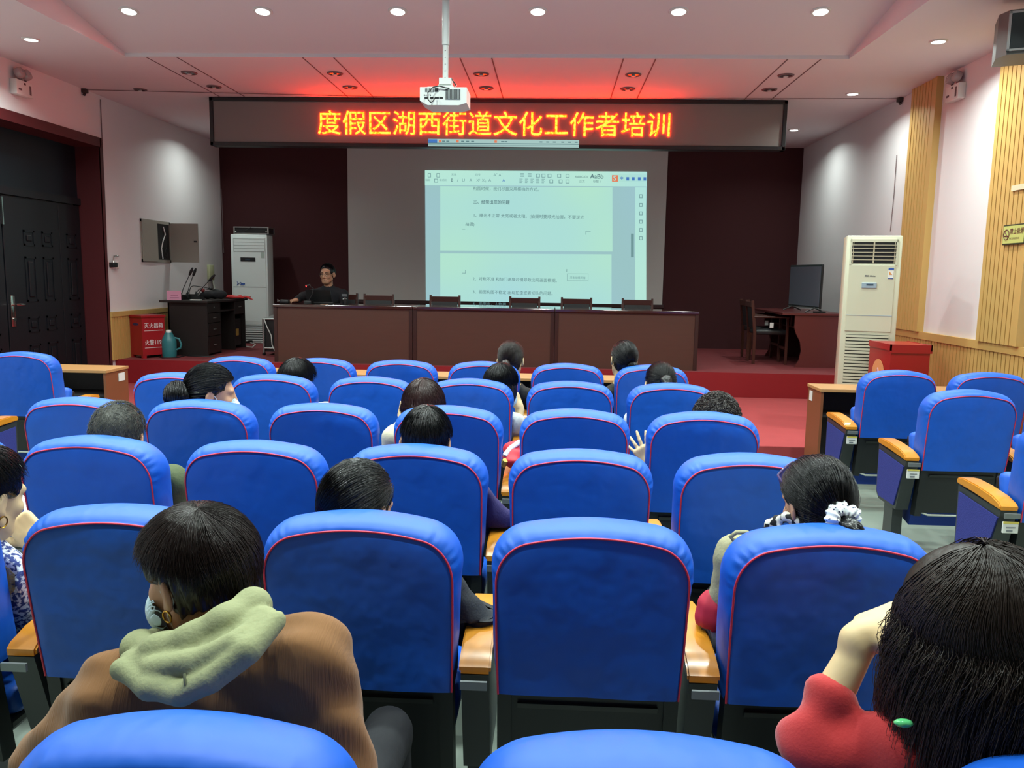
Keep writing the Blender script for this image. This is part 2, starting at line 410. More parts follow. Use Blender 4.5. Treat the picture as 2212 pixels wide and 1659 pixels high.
# ------------------------------------------------------------------ small things on walls and ceiling
def emergency(name_label, x, y, z, sgn, rz):
    t = thing('emergency_light', name_label, 'emergency light', (x, y, z), rz, 'twin spot emergency lights')
    MB().box(-.13, .13, -.075, 0, -.075, .075, .008).build('housing', m_white, t, smooth=40)
    MB().box(.075, .10, -.079, -.07, -.05, .04).build('indicator_panel', m_groove, t)
    MB().box(-.01, .015, -.078, -.07, .035, .055).build('test_button', mat('dark_red_button', (70, 20, 25), .5), t)
    MB().box(-.10, -.05, -.078, -.07, -.01, -.03).build('status_mark', m_groove, t)
    for dx in (-.055, .055):
        hd = MB().lathe([(.02, -.03), (.05, -.015), (.055, .02), (.05, .045), (.03, .055)], n=20, M=Matrix.Translation((dx, -.05, .14)) @ Matrix.Rotation(R(70), 4, 'X')).build('lamp_head', mat('clear_lamp_head', (165, 150, 150), .15, spec=.8), t, smooth=50)
        MB().cyl((dx, -.05, .06), (dx, -.05, .1), .012).build('swivel', m_groove, hd)
        MB().lathe([(.012, 0), (.018, .015), (.01, .03)], n=10, M=Matrix.Translation((dx, -.075, .15)) @ Matrix.Rotation(R(70), 4, 'X')).build('bulb', m_chrome, hd, smooth=50)
    return t
emergency('white twin spot emergency light high on the wall above the black door', XL, 8.44, 3.43, 1, R(90))
emergency('white twin spot emergency light high on the wall between the two ribbed columns', XR, 8.5, 3.45, -1, R(-90))
t = thing('electrical_cabinet', 'grey wall cupboard with one door hanging open over its cables', 'cabinet', (XL, 11.2, 1.7))
m_cab = mat('grey_painted_steel', (150, 146, 136), 0.5)
cb = MB(); cb.box(0, .012, -.37, .47, 0, .04); cb.box(0, .012, -.37, .47, .54, .58); cb.box(0, .012, .44, .47, 0, .58); cb.box(0, .012, -.37, -.34, 0, .58); cb.box(0, .004, .05, .45, .02, .56)
cb.build('cabinet_frame', m_cab, t)
MB().box(.012, .022, -.35, .07, .015, .565).build('closed_door', m_cab, t)
MB().box(.003, .008, .075, .44, .04, .54).build('dark_interior', m_black, t)
dr = MB().box(.02, .43, .452, .466, .01, .565).build('open_door', m_cab, t)
MB().box(.37, .41, .438, .452, .30, .32).build('latch', m_black, dr)
MB().tube([(.02, .25, .5), (.02, .3, .4), (.02, .22, .3), (.02, .17, .2), (.02, .2, .05)], .008).build('cable', m_white, t, smooth=60)
MB().tube([(.02, .25, .12), (.025, .3, .2), (.02, .34, .14), (.025, .3, .07), (.02, .26, .1)], .006).build('cable', m_black, t, smooth=60)
# thin wire across the room over the stage edge, its two drops down the walls
wr = MB().tube([(XL + .01, 9.62, ZC - .012), (-1, 9.98, ZC - .014), (XR - .01, 9.85, ZC - .012)], .004)
tag(wr.build('ceiling_wire', m_groove), 'thin grey wire along the ceiling from wall to wall by the sign', 'wire')
for x, y, lab in ((XL, 9.62, 'small dark hook under the ceiling at the left wall end of the wire'), (XR, 9.85, 'small dark hook under the ceiling at the right wall end of the wire')):
    s = 1 if x < 0 else -1
    hk = MB(); hk.box(min(x, x + s * .06), max(x, x + s * .06), y - .03, y + .03, ZC - .05, ZC - .003, .006); hk.cyl((x + s * .03, y, ZC - .05), (x + s * .03, y - .02, ZC - .075), .016)
    tag(hk.build('wire_hook', mat('dark_rubber', (58, 48, 48), .7), smooth=40), lab, 'hook', 'wire hooks under the ceiling')
q = [at(217, 215, X=XL + .01), at(222, 330, X=XL + .01), at(229, 480, X=XL + .01), at(231, 560, X=XL + .01)]
tag(MB().tube(q, .005).build('wall_cable', m_groove, smooth=60), 'thin grey cable running down the wall beside the maroon door casing', 'cable')
q = [at(1937, 335, X=XR - .008), at(1931, 420, X=XR - .008), at(1923, 500, X=XR - .008)]
tag(MB().tube(q, .004).build('wall_cable', m_groove, smooth=60), 'thin grey cable hanging on the wall above the cream air conditioner', 'cable')
q = at(240, 572, X=XL)
t = thing('door_closer', 'black and silver wall bracket with arm beside the black door', 'bracket', tuple(q))
MB().box(0, .06, -.05, .05, -.03, .03, .006).build('bracket_body', m_black, t, smooth=40)
MB().tube([(.03, 0, .03), (.03, .02, .11), (.03, .13, .115)], .008).build('bracket_arm', m_chrome, t, smooth=60)
tag(MB().box(XL, XL + .012, q[1] + .09, q[1] + .17, q[2] - .045, q[2] + .045, .004).build('wall_switch', m_white, smooth=40), 'white wall switch plate next to the black bracket by the door', 'switch')
t = thing('switch_box', 'pale grey switch box on the wall behind the cream air conditioner', 'switch box', (XR, 9.62, 1.80))
MB().box(-.06, 0, -.11, .11, -.17, .17, .008).build('box_body', mat('pale_grey_plastic', (196, 198, 186), .5), t, smooth=40)
MB().box(-.072, -.06, -.03, .03, -.04, .06, .004).build('switch_lever', m_white, t)
# no smoking plate on the nearer ribbed column
a, b = at(2170, 495, X=XR - .08), at(2211, 522, X=XR - .08)
t = thing('no_smoking_sign', 'small brass coloured no smoking plate on the ribbed column', 'sign', (XR - .07, (a[1] + b[1]) / 2, (a[2] + b[2]) / 2 + .008), R(-90))
m_ink = mat('dark_red_ink', (95, 40, 35), .6)
MB().box(-.17, .17, -.012, 0, -.085, .085, .003).build('sign_rim', mat('dark_sign_rim', (50, 45, 25), .4), t)
MB().box(-.158, .158, -.015, -.01, -.073, .073).build('sign_face', mat('pale_brass', (196, 196, 110), .3, metal=.1), t)
text('禁止吸烟', .052, m_ink, t, face_cam(-.055, -.016, .022), off=.0008)
text('NO SMOKING', .024, m_ink, t, face_cam(-.055, -.016, -.035))
MB().tube([(-.105 + .042 * math.cos(k * .314), -.016, .042 * math.sin(k * .314)) for k in range(20)], .004, closed=True).tube([(-.135, -.016, .03), (-.075, -.016, -.03)], .004).tube([(-.13, -.016, -.012), (-.08, -.016, -.012)], .005).build('no_smoking_symbol', m_ink, t)
tp = MB(); q1, q2 = at(2186, 408, X=XR - .072), at(2212, 398, X=XR - .072)
tp.box(XR - .078, XR - .066, min(q1[1], q2[1]) - .1, max(q1[1], q2[1]), q1[2] - .02, q1[2] + .025)
tag(tp.build('tape_strip', mat('clear_tape', (214, 204, 172), .3)), 'crumpled strip of clear tape on the ribbed column above the plate', 'tape')
# loudspeaker under the ceiling at the right
t = thing('wall_loudspeaker', 'grey edged black loudspeaker hung under the ceiling at the right wall', 'loudspeaker', (3.53, 6.30, 3.245), R(-22))
m_spk = mat('grey_speaker_case', (92, 92, 88), .5, metal=0.0)
MB().prism([(-.33, .02), (-.27, -.08), (.33, -.08), (.33, .28), (-.33, .28)], 'z', 0.0, .31).build('cabinet', m_spk, t)
MB().box(-.255, .32, -.10, -.078, .035, .28).build('speaker_grille', mat('speaker_cloth', (52, 58, 58), .9, bump=.4, bscale=500), t)
rm = MB(); rm.box(-.275, .33, -.105, -.08, .02, .035); rm.box(-.275, .33, -.105, -.08, .28, .295); rm.box(-.275, -.258, -.105, -.08, .02, .295); rm.build('grille_rim', m_alu, t)
MB().lathe([(.12, 0), (.125, .008), (.1, .01)], n=28, M=Matrix.Translation((.08, -.1, .17)) @ Matrix.Rotation(R(90), 4, 'X')).build('woofer_ring', m_black, t, smooth=50)
MB().box(-.05, .05, .05, .15, .31, ZC - 3.25).build('bracket', m_spk, t)
# ================================================================== auditorium seats
m_blue = mat('blue_seat_cloth', (8, 88, 198), 0.5, var=0.06, scale=14, bump=0.75, bscale=4.2, stretch=(1.3, 1, 1.1), spec=0.5, bdist=0.02)
m_blue2 = mat('navy_seat_cloth', (34, 44, 128), 0.85, bump=0.5, bscale=300)
m_pipe = mat('pink_red_piping', (205, 48, 78), 0.5)
m_shell = mat('black_seat_plastic', (24, 28, 30), 0.38)
m_stand = mat('charcoal_seat_stand', (40, 46, 48), 0.4)
m_wood = mat('orange_varnished_wood', (204, 132, 34), 0.3, var=0.10, scale=10, stretch=(8, 1, 1), coat=0.3)
m_plate = mat('grey_metal_plate', (120, 128, 130), 0.4, metal=.5)
m_trimw = mat('pale_trim_strip', (190, 196, 186), 0.5)
m_label = mat('white_label', (214, 216, 212), 0.5)
ROWY = dict(A=1.0, B=1.961, C=2.788, D=3.655, E=4.647, F=5.604)
PX, X0 = 0.58, 0.112
HH, Z0, SL = 0.444, 0.532, 0.155          # cover height, hem height, lean
def outline(n=110):
    w0, w1, rc, crown = .230, .236, .095, .014
    P = []
    for i in range(30): t = i / 30; P.append((-(w0 + (w1 - w0) * math.sin(t * 1.57)), t * (HH - rc - .035)))
    zc = HH - rc - .035
    for i in range(25):
        a = math.pi - i / 25 * 1.35; P.append((-w1 + rc + rc * math.cos(a), zc + rc * 1.18 * math.sin(a)))
    x0, z0 = P[-1]
    x1, z1 = -w1 + rc + rc * math.cos(math.pi - 1.35), zc + rc * 1.18 * math.sin(math.pi - 1.35)
    for i in range(17):
        t = i / 16; x = x1 * (1 - t); P.append((x, z1 + (HH - z1) * (1 - (1 - t) ** 2)))
    return P + [(-x, z) for x, z in reversed(P[:-1])]
OUT = np.array(outline())
def cover_mesh(seed):
    r = random.Random(seed); n = len(OUT)
    T = np.gradient(OUT, axis=0); N = np.stack([-T[:, 1], T[:, 0]], -1); N /= np.linalg.norm(N, axis=1)[:, None] + 1e-9
    s = np.arange(n) / n; corner = np.exp(-((s - .3) / .09) ** 2) + np.exp(-((s - .7) / .09) ** 2)
    off = .010 + .017 * np.clip(N[:, 1], 0, 1) + .010 * corner
    off *= np.clip(OUT[:, 1] / .12, .35, 1)
    ph = [r.uniform(0, 6.3) for _ in range(6)]; am = [r.uniform(.4, 1) for _ in range(6)]
    gather = sum(am[i] * np.sin(s * (140 + 67 * i) + ph[i]) for i in range(3)) / 3
    wav = sum(am[i + 3] * np.sin(s * (9 + 6 * i) + ph[i + 3]) for i in range(3)) / 3
    layers = [(-.004, .0, .003, 1), (-.007, 0, .35, 1), (-.007, 0, .62, 1), (-.006, 0, .84, 1), (-.004, 0, .965, 1), (0, 0, 1, 1), (.002, .10, 1, 1), (.006, .26, 1, 1), (.012, .44, 1, 1), (.02, .62, 1, 1), (.032, .80, 1, 1), (.05, .95, 1, 1),
              (.07, 1.0, 1, 1), (.09, .98, 1, 1), (.108, .85, 1, 1), (.124, .58, 1, 1), (.134, .2, 1, 1), (.14, -.3, 1, 1), (.146, -.5, .97, 1), (.15, -.5, .6, 1), (.15, -.5, .003, 1)]
    V = []; z_h = Z0
    for t, g, sc, _ in layers:
        gg = g * off + (gather * .0055 * (corner + .12) * np.exp(-((t - .014) / .014) ** 2) + wav * .0045 * (0 < t < .13)) * (sc == 1) * (t > 0)
        q = (OUT + N * gg[:, None]) * np.array([sc, sc])
        dz = wav * .004 * (1 - q[:, 1] / HH) ** 3 * (1 if t >= 0 else .6)
        for i in range(n):
            u, z = q[i]; V.append((u, t + (HH - z) * SL + .0015 * math.sin(7 * u + 11 * z + seed) * (sc < .97), Z0 + z + dz[i]))
    Q = []
    for k in range(len(layers) - 1):
        a = np.arange(n - 1); Q.append(np.stack([k * n + a, (k + 1) * n + a, (k + 1) * n + a + 1, k * n + a + 1], -1))
    return np.array(V), np.concatenate(Q)[:, ::-1]
def make_seat(seed, occupied):
    t = thing('auditorium_seat', 'seat', 'seat', (0, 0, 0), 0, 'blue covered auditorium seats')
    V, Q = cover_mesh(seed); cv = np_mesh('backrest_cover', V, Q, m_blue, t)
    pp = [(x, -.002 + (HH - z) * SL, Z0 + z) for x, z in OUT[::2]]
    MB().tube(pp, .0027, n=6).build('piping', m_pipe, cv, smooth=80)
    pf = [(x * .985, .137 + (HH - z) * SL, Z0 + z * 1.004) for x, z in OUT[::2]]
    MB().tube(pf, .0027, n=6).build('piping', m_pipe, cv, smooth=80)
    y_at = lambda z: (Z0 + HH - z) * SL
    sh = MB()
    sh.prism([(y_at(.60) + .012, .60), (y_at(.27) + .006, .27), (y_at(.27) + .05, .262), (y_at(.60) + .05, .60)], 'x', -.226, .226)
    for a in (-.232, .196): sh.prism([(y_at(.60) + .004, .60), (y_at(.25) - .002, .25), (y_at(.25) + .055, .245), (y_at(.60) + .055, .60)], 'x', a, a + .036)
    sh.prism([(y_at(.5), .505), (y_at(.5) + .03, .505), (y_at(.49) + .03, .492), (y_at(.49) + .003, .49)], 'x', -.18, .18)
    sh.build('back_shell', m_shell, t)
    MB().tube([(-.2, y_at(.26) + .02, .31), (-.185, y_at(.26) + .012, .268), (-.15, y_at(.26) + .012, .255), (.15, y_at(.26) + .012, .255), (.185, y_at(.26) + .012, .268), (.2, y_at(.26) + .02, .31)], .007, n=8).build('trim_strip', m_trimw, t, smooth=60)
    if occupied:
        MB().box(-.225, .225, .19, .62, .33, .415, .03).build('seat_cushion', m_blue, t, smooth=50)
        MB().box(-.215, .215, .17, .58, .295, .335, .012).build('seat_pan', m_shell, t)
    else:
        Mt = Matrix.Translation((0, .215, .30)) @ Matrix.Rotation(R(76), 4, 'X')
        MB().box(-.225, .225, 0, .42, 0, .085, .03, Mt).build('seat_cushion', m_blue, t, smooth=50)
        MB().box(-.21, .21, .03, .40, -.035, .004, .01, Mt).build('seat_pan', m_shell, t)
        sk = MB(); sk.prism([(.15, .34), (.26, .36), (.30, .19), (.2, .17)], 'x', -.22, .22); sk.build('cushion_skirt', mat('blue_skirt_cloth', (24, 60, 150), .8), t)
    return t
def add_stand(t, x, name_sfx='', end=0):
    """an armrest with its side panel and foot at local x; end -1/+1: an aisle end that shows its blue side"""
    wd = .036
    st = MB(); st.prism([(.06, .585), (.45, .605), (.44, .31), (.40, .275), (.15, .275)], 'x', x - wd, x + wd)
    so = st.build('arm_stand', m_stand, t)
    ar = MB(); prof = [(.06, .588), (.06, .606), (.08, .620), (.14, .636), (.28, .648), (.40, .650), (.455, .642), (.465, .628), (.455, .612), (.3, .606), (.1, .590)]
    bm = bmesh.new(); vs = [bm.verts.new((x - .041, p, q)) for p, q in prof]; f = bm.faces.new(vs)
    ex = bmesh.ops.extrude_face_region(bm, geom=[f]); 
    for v in [e for e in ex['geom'] if isinstance(e, bmesh.types.BMVert)]: v.co.x += .082
    bmesh.ops.recalc_face_normals(bm, faces=bm.faces[:]); bmesh.ops.bevel(bm, geom=[e for e in bm.edges if abs(e.verts[0].co.x - e.verts[1].co.x) < 1e-5], offset=.005, segments=2, affect='EDGES')
    me = bpy.data.meshes.new('armrest'); bm.to_mesh(me); bm.free(); me.materials.append(m_wood)
    me.polygons.foreach_set('use_smooth', [True] * len(me.polygons)); me.set_sharp_from_angle(angle=R(40)); link('armrest', me, t)
    MB().box(x - .034, x + .034, .028, .036, .56, .582).build('arm_plate', m_plate, t)
    ft = MB(); ft.box(x - .03, x + .03, .20, .32, .008, .28); ft.box(x - .036, x + .036, .14, .40, 0, .012, .004); ft.build('stand_foot', m_stand, t)
    ps = MB()
    for dx in (-.03, .03): ps.box(x + dx - .004, x + dx + .004, .05, .058, .28, .55)
    if end:
        MB().prism([(.075, .55), (.43, .575), (.42, .325), (.39, .295), (.17, .295)], 'x', x + end * (wd - .002), x + end * (wd + .006)).build('side_panel', m_blue2, t)
        lb = MB().box(x - .034, x + .034, .040, .050, .49, .542, .002, Matrix.Translation((0, -.004, 0)))
        lo = lb.build('label_sticker', m_label, t)
        k = MB(); k.box(x - .034, x + .034, .034, .037, .535, .544); k.build('sticker_band', mat('yellow_print', (205, 190, 90), .5), lo)
        k = MB(); k.box(x - .018, x + .008, .0335, .037, .498, .506); k.box(x - .02, x + .02, .0335, .037, .516, .519); k.build('sticker_print', mat('grey_print', (110, 116, 122), .5), lo)
PROTO = {}
for occ in (0, 1):
    for sd in (1, 2, 3):
        t = make_seat(sd * 5 + occ, bool(occ)); add_stand(t, -PX / 2); PROTO[occ, sd] = t
PR_END = make_seat(77, False); add_stand(PR_END, -PX / 2, end=-1)       # aisle end of the right block
used = set()
def seat(row, x, label, occ=0, sd=None, end=None, rz=0.0, dy=0.0, sc=None):
    src = PR_END if end == 'L' else PROTO[occ, sd or rnd.randint(1, 3)]
    o = dup(src)
    o.location = (x, ROWY[row] - .07 + dy, 0); o.rotation_euler = (0, 0, rz); o['label'] = label
    if sc: o.scale = sc
    if end == 'R': add_stand(o, PX / 2, end=1)
    if end == 'r': add_stand(o, PX / 2)
    return o
cx = lambda c: X0 + c * PX
S = 'blue seat '
seat('A', cx(-1) - .022, S + 'holding the person in the brown corduroy jacket', 1, 1, sc=(.945, 1, .991))
seat('A', cx(0) + .022, S + 'standing empty between brown jacket and red sweater', 0, 2, sc=(.945, 1, .991))
seat('A', cx(1) + .075, S + 'holding the person in the red sweater', 1, 3, 'r', sc=(.945, 1, .991))
seat('B', cx(-3) - .085, S + 'holding the person in the blue and white patterned top', 1, 3)
seat('B', cx(-2) - .038, S + 'empty, straight in front of the brown corduroy jacket', 0, 1)
seat('B', cx(-1), S + 'holding the person whose black sleeve rests on an armrest', 1, 2)
seat('B', cx(0), S + 'empty, between the black sleeve and the olive trench coat', 0, 3)
seat('B', cx(1), S + 'holding the person in the olive trench coat, white smudge on its side', 1, 1, 'r')
seat('C', cx(-4) - .02, S + 'holding the white sleeved person cut off by the photo edge', 1, 2)
seat('C', cx(-3) - .015, S + 'holding the grey haired person in the green jacket', 1, 1)
seat('C', cx(-2), S + 'empty, beside the green jacket sleeve', 0, 2)
seat('C', cx(-1), S + 'holding the close cropped person in the purple top', 1, 3)
seat('C', cx(0), S + 'empty, next to the red bag on the armrest', 0, 1)
seat('C', cx(1), S + 'empty, right in front of the person with the spotted scrunchie', 0, 2, 'r')
seat('D', cx(-4), S + 'empty, in front of the grey haired person', 0, 3)
seat('D', cx(-3), S + 'holding the masked person with the curly bun', 1, 2)
seat('D', cx(-2), S + 'empty, between the curly bun and the reddish bob', 0, 1)
seat('D', cx(-1), S + 'holding the person with the shiny reddish bob', 1, 3)
seat('D', cx(0), S + 'empty, left of the raised hand', 0, 2)
seat('D', cx(1), S + 'holding the curly haired person', 1, 1, 'r')
seat('E', cx(-4), S + 'empty, its top just behind the curly bun', 0, 1)
seat('E', cx(-3), S + 'holding the person with tousled short black hair', 1, 3)
seat('E', cx(-2), S + 'empty, between the tousled hair and the reddish bob', 0, 2)
seat('E', cx(-1), S + 'holding the white shirted person with a hand at the mask', 1, 1)
seat('E', cx(0), S + 'empty, between the two white shirted people', 0, 3)
seat('E', cx(1), S + 'holding the white shirted person with a ponytail', 1, 2, 'r')
seat('F', cx(-4), S + 'empty in the front row, nearest the door side', 0, 2)
seat('F', cx(-3), S + 'empty in the front row, just right of the tousled hair', 0, 3)
seat('F', cx(-2), S + 'empty in the front row, second left of the black suited ponytail', 0, 1)
seat('F', cx(-1), S + 'holding the black suited person with a ponytail in the front row', 1, 3)
seat('F', cx(0), S + 'empty in the front row, between the two black suits', 0, 2)
seat('F', cx(1), S + 'holding the black suited person with a low bun in the front row', 1, 1, 'r')
XRB, XLB = 2.36, -3.79
seat('F', XRB, S + 'empty, first from the aisle behind the right-hand desk', 0, 1, 'L')
seat('F', XRB + .6, S + 'empty, second from the aisle behind the right-hand desk', 0, 3)
seat('E', XRB, S + 'empty, aisle end of the second row by the right wall', 0, 2, 'L')
seat('E', XRB + .6, S + 'second row by the right wall, only its armrest end in view', 0, 1)
seat('D', XRB, S + 'cut by the photo edge, third row by the right wall', 0, 2, 'L')
seat('F', XLB, S + 'empty, behind the desk in front of the black door', 0, 3, 'r')
seat('E', XLB, S + 'mostly cut off near the black door, armrest showing', 0, 1, 'R')

def drop(o):
    for ch in list(o.children): drop(ch)
    bpy.data.objects.remove(o)
for p in list(PROTO.values()) + [PR_END]: drop(p)
# ================================================================== screen, sign, projector
m_screen = mat('white_screen_cloth', (196, 196, 192), 0.9)
t = thing('projection_screen', 'white projection screen on the maroon wall showing a text document', 'screen', (0, 0, 0))
sx0, sx1 = -3.42, 1.80
MB().box(sx0, sx1, 13.525, 13.535, 1.16, 3.62).build('screen_cloth', m_screen, t)
MB().box(sx0 - .03, sx1 + .03, 13.515, 13.548, 1.10, 1.16, .005).build('bottom_bar', mat('dark_screen_bar', (52, 26, 28), .4), t)
YI = 13.515
p0, p1, p2, p3 = at(918, 368, Y=YI), at(1398, 372, Y=YI), at(1391, 664, Y=YI), at(920, 664, Y=YI)
def proj_mat(name, ca, cb, k):  # projector's light painted as emission of the surface itself
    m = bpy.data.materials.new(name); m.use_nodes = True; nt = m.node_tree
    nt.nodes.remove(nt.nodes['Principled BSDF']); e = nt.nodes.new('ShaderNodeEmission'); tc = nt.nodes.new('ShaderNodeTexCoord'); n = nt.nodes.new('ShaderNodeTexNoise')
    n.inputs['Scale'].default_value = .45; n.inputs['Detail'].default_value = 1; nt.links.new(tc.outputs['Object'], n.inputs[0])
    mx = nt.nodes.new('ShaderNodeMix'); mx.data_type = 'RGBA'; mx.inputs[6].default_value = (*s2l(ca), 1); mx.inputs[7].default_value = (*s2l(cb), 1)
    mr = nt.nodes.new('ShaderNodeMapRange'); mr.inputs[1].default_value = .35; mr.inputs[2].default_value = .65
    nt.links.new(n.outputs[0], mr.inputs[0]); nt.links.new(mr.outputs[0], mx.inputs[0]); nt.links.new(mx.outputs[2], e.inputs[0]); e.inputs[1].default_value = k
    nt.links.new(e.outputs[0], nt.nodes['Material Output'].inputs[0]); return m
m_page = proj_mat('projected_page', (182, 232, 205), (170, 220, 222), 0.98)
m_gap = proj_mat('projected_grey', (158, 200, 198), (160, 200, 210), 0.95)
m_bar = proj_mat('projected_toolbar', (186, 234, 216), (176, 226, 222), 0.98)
m_tx = mat('projected_ink', (88, 118, 124), 1, spec=0); 
m_tx = emat('projected_text_ink', s2l((92, 124, 128)), 1.0); m_tx2 = emat('projected_icon_ink', s2l((112, 150, 152)), 1.0)
m_txb = emat('projected_blue_ink', s2l((72, 120, 190)), 1.0); m_txo = emat('projected_orange_ink', s2l((226, 128, 92)), 1.0)
def quad(name, P, m, parent, y): return MB().add([(p[0], y, p[2]) for p in P], [(0, 1, 2, 3)]).build(name, m, parent, fix=False)
I = quad('glowing_projected_image', [p3, p2, p1, p0], m_gap, t, YI + .004)  # glowing quad stands in for the projector's beam on the cloth
def prect(name, x0, y0, x1, y1, m, y=YI + .002):
    sk = lambda px, py: at(px, py + (px - 918) * .006, Y=y)
    return quad(name, [sk(x0, y1), sk(x1, y1), sk(x1, y0), sk(x0, y0)], m, I, y)
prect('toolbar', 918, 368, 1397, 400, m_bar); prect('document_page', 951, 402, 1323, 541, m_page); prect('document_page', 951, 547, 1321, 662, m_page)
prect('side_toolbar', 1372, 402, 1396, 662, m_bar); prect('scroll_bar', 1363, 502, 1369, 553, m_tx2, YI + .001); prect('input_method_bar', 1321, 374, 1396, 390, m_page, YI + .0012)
def ptext(s, px, py, size, m=None, off=0.0, xs=1.0, name='screen_text', shear=0.0):
    q = at(px, py + (px - 918) * .006, Y=YI)
    return text(s, size, m or m_tx, I, face_cam(q[0], YI - .001, q[2]) @ Matrix.Rotation(R(-.35), 4, 'Z'), name, off=off, xs=xs, shear=shear)
K = .00768
ptext('构图时候，我们尽量采用横拍的方式。', 1022, 407, 8.55 * K)
ptext('三、经常出现的问题', 1022, 436, 8.7 * K, off=.0011)
ptext('1、曝光不正常 太亮或者太暗。(拍摄时要顺光拍摄，不要逆光', 1022, 465, 8.75 * K)
ptext('拍摄)', 1005, 484, 8.6 * K)
ptext('2、对焦不准 和快门速度过慢导致出现画面模糊。', 1021, 602, 8.6 * K)
ptext('3、画面构图不稳定 出现拍歪或者切头的问题。', 1021, 630, 8.6 * K)
ptext('4、画面中，人物要', 1021, 656, 8.6 * K)
ptext('双击编辑页眉', 1231, 598, 5.6 * K, m_tx2)
fr = MB()
def outl(x0, y0, x1, y1, w=.7):
    sk = lambda px, py: at(px, py + (px - 918) * .006, Y=YI - .001)
    for a, b, c_, d_ in ((x0, y0, x1, y0 + w), (x0, y1 - w, x1, y1), (x0, y0, x0 + w, y1), (x1 - w, y0, x1, y1)):
        fr.add([(q[0], YI - .001, q[2]) for q in (sk(a, d_), sk(c_, d_), sk(c_, b), sk(a, b))], [(0, 1, 2, 3)])
outl(1225, 589, 1271, 605)
for x in (924, 943): outl(x, 374, x + 7, 383, 1.1)
for k in range(2):
    for i in range(3): outl(1124 + 16 * k, 373 + 3.2 * i, 1132 + 16 * k, 374 + 3.2 * i)
for k in range(5):
    for i in range(4): outl(1122 + 12 * k, 385 + 2.6 * i, 1129 + 12 * k - (i % 2) * 2 * (k != 3), 386 + 2.6 * i)
for x, y in ((1158, 374), (1170, 374), (1183, 374), (1204, 374), (1222, 374), (1187, 386), (1207, 386), (1222, 386), (938, 386)): outl(x, y, x + 8, y + 8, 1.2)
for y in (417, 436, 454, 472, 490, 508): outl(1381, y, 1388, y + 8, 1.3)
for a in ((1265, 497, 1276, 498), (1265, 497, 1266, 505), (998, 589, 1006, 590), (1005, 583, 1006, 590), (998, 494, 1005, 495)): outl(*a)
fr.build('toolbar_icons', m_tx2, I, fix=False)
ptext('粘贴', 919, 389, 5.2 * K, m_tx2); ptext('格式刷', 949, 389, 5.2 * K, m_tx2); ptext('宋体', 975, 377, 5.5 * K, m_tx2); ptext('四号', 1027, 377, 5.5 * K, m_tx2)
ptext('B', 974, 389, 9 * K, m_tx, off=.001); ptext('I', 987, 389, 9 * K, m_tx2, shear=.25); ptext('U', 998, 389, 9 * K, m_tx2); ptext('A', 1014, 389, 9 * K, m_tx2); ptext('X²', 1029, 389, 8 * K, m_tx2); ptext('X₂', 1041, 389, 8 * K, m_tx2)
ptext('A⁺ A⁻', 1066, 377, 8 * K, m_tx2); ptext('A', 1055, 389, 9 * K, m_tx2); ptext('A', 1085, 389, 9 * K, m_txb)
ptext('AaBbCcDd', 1242, 380, 6.2 * K); ptext('AaBb', 1275, 379, 13 * K, off=.002); ptext('正文', 1251, 390, 6 * K); ptext('标题 1', 1281, 390, 6 * K)
prect('logo_tile', 1322, 376, 1335, 390, m_txo, YI - .0005); ptext('S', 1324.5, 383, 14 * K, m_page, off=.002); ptext('中', 1339, 383, 7.5 * K, m_txb, off=.001); ptext('I', 1223, 583, 9 * K)
mk = MB()
for x in (1353, 1365, 1378, 1390):
    sk = lambda px, py: at(px, py + (px - 918) * .006, Y=YI - .001)
    mk.add([(q[0], YI - .001, q[2]) for q in (sk(x, 387), sk(x + 6, 387), sk(x + 6, 380), sk(x, 380))], [(0, 1, 2, 3)])
mk.build('input_method_icons', m_txb, I, fix=False)

# ------------------------------------------------------------------ the LED sign over the stage edge
t = thing('led_sign', 'long dark LED sign with glowing red orange Chinese letters over the stage', 'sign', (0, 0, 0))
bx0, bx1, bz0, bz1, by = -4.22, 2.70, 3.115, 3.684, 10.0
m_bez = mat('black_sign_bezel', (26, 27, 30), .4)
f = MB(); e = .045
f.box(bx0, bx1, by, by + .16, bz1 - e, bz1, .006); f.box(bx0, bx1, by, by + .16, bz0, bz0 + e, .006); f.box(bx0, bx0 + e, by, by + .16, bz0, bz1, .006); f.box(bx1 - e, bx1, by, by + .16, bz0, bz1, .006)
f.build('sign_frame', m_bez, t)
MB().box(bx0 + .03, bx1 - .03, by + .02, by + .14, bz0 + .03, bz1 - .03).build('led_panel', mat('dark_led_panel', (124, 118, 114), .5, bump=.3, bscale=400), t)
def led_mat():
    m = bpy.data.materials.new('led_letters'); m.use_nodes = True; nt = m.node_tree
    nt.nodes.remove(nt.nodes['Principled BSDF']); e = nt.nodes.new('ShaderNodeEmission'); tc = nt.nodes.new('ShaderNodeTexCoord'); n = nt.nodes.new('ShaderNodeTexNoise')
    n.inputs['Scale'].default_value = 26; n.inputs['Detail'].default_value = 2; nt.links.new(tc.outputs['Object'], n.inputs[0])
    mr = nt.nodes.new('ShaderNodeMapRange'); mr.inputs[1].default_value = .4; mr.inputs[2].default_value = .6; nt.links.new(n.outputs[0], mr.inputs[0])
    mx = nt.nodes.new('ShaderNodeMix'); mx.data_type = 'RGBA'; mx.inputs[6].default_value = (36.0, .55, .02, 1); mx.inputs[7].default_value = (36.0, 1.7, .12, 1)
    nt.links.new(mr.outputs[0], mx.inputs[0]); nt.links.new(mx.outputs[2], e.inputs[0]); e.inputs[1].default_value = 1.0
    nt.links.new(e.outputs[0], nt.nodes['Material Output'].inputs[0]); return m
ml = led_mat()
a, b = at(684, 268, Y=by), at(1452, 272, Y=by); pitch = (b[0] - a[0]) / 14
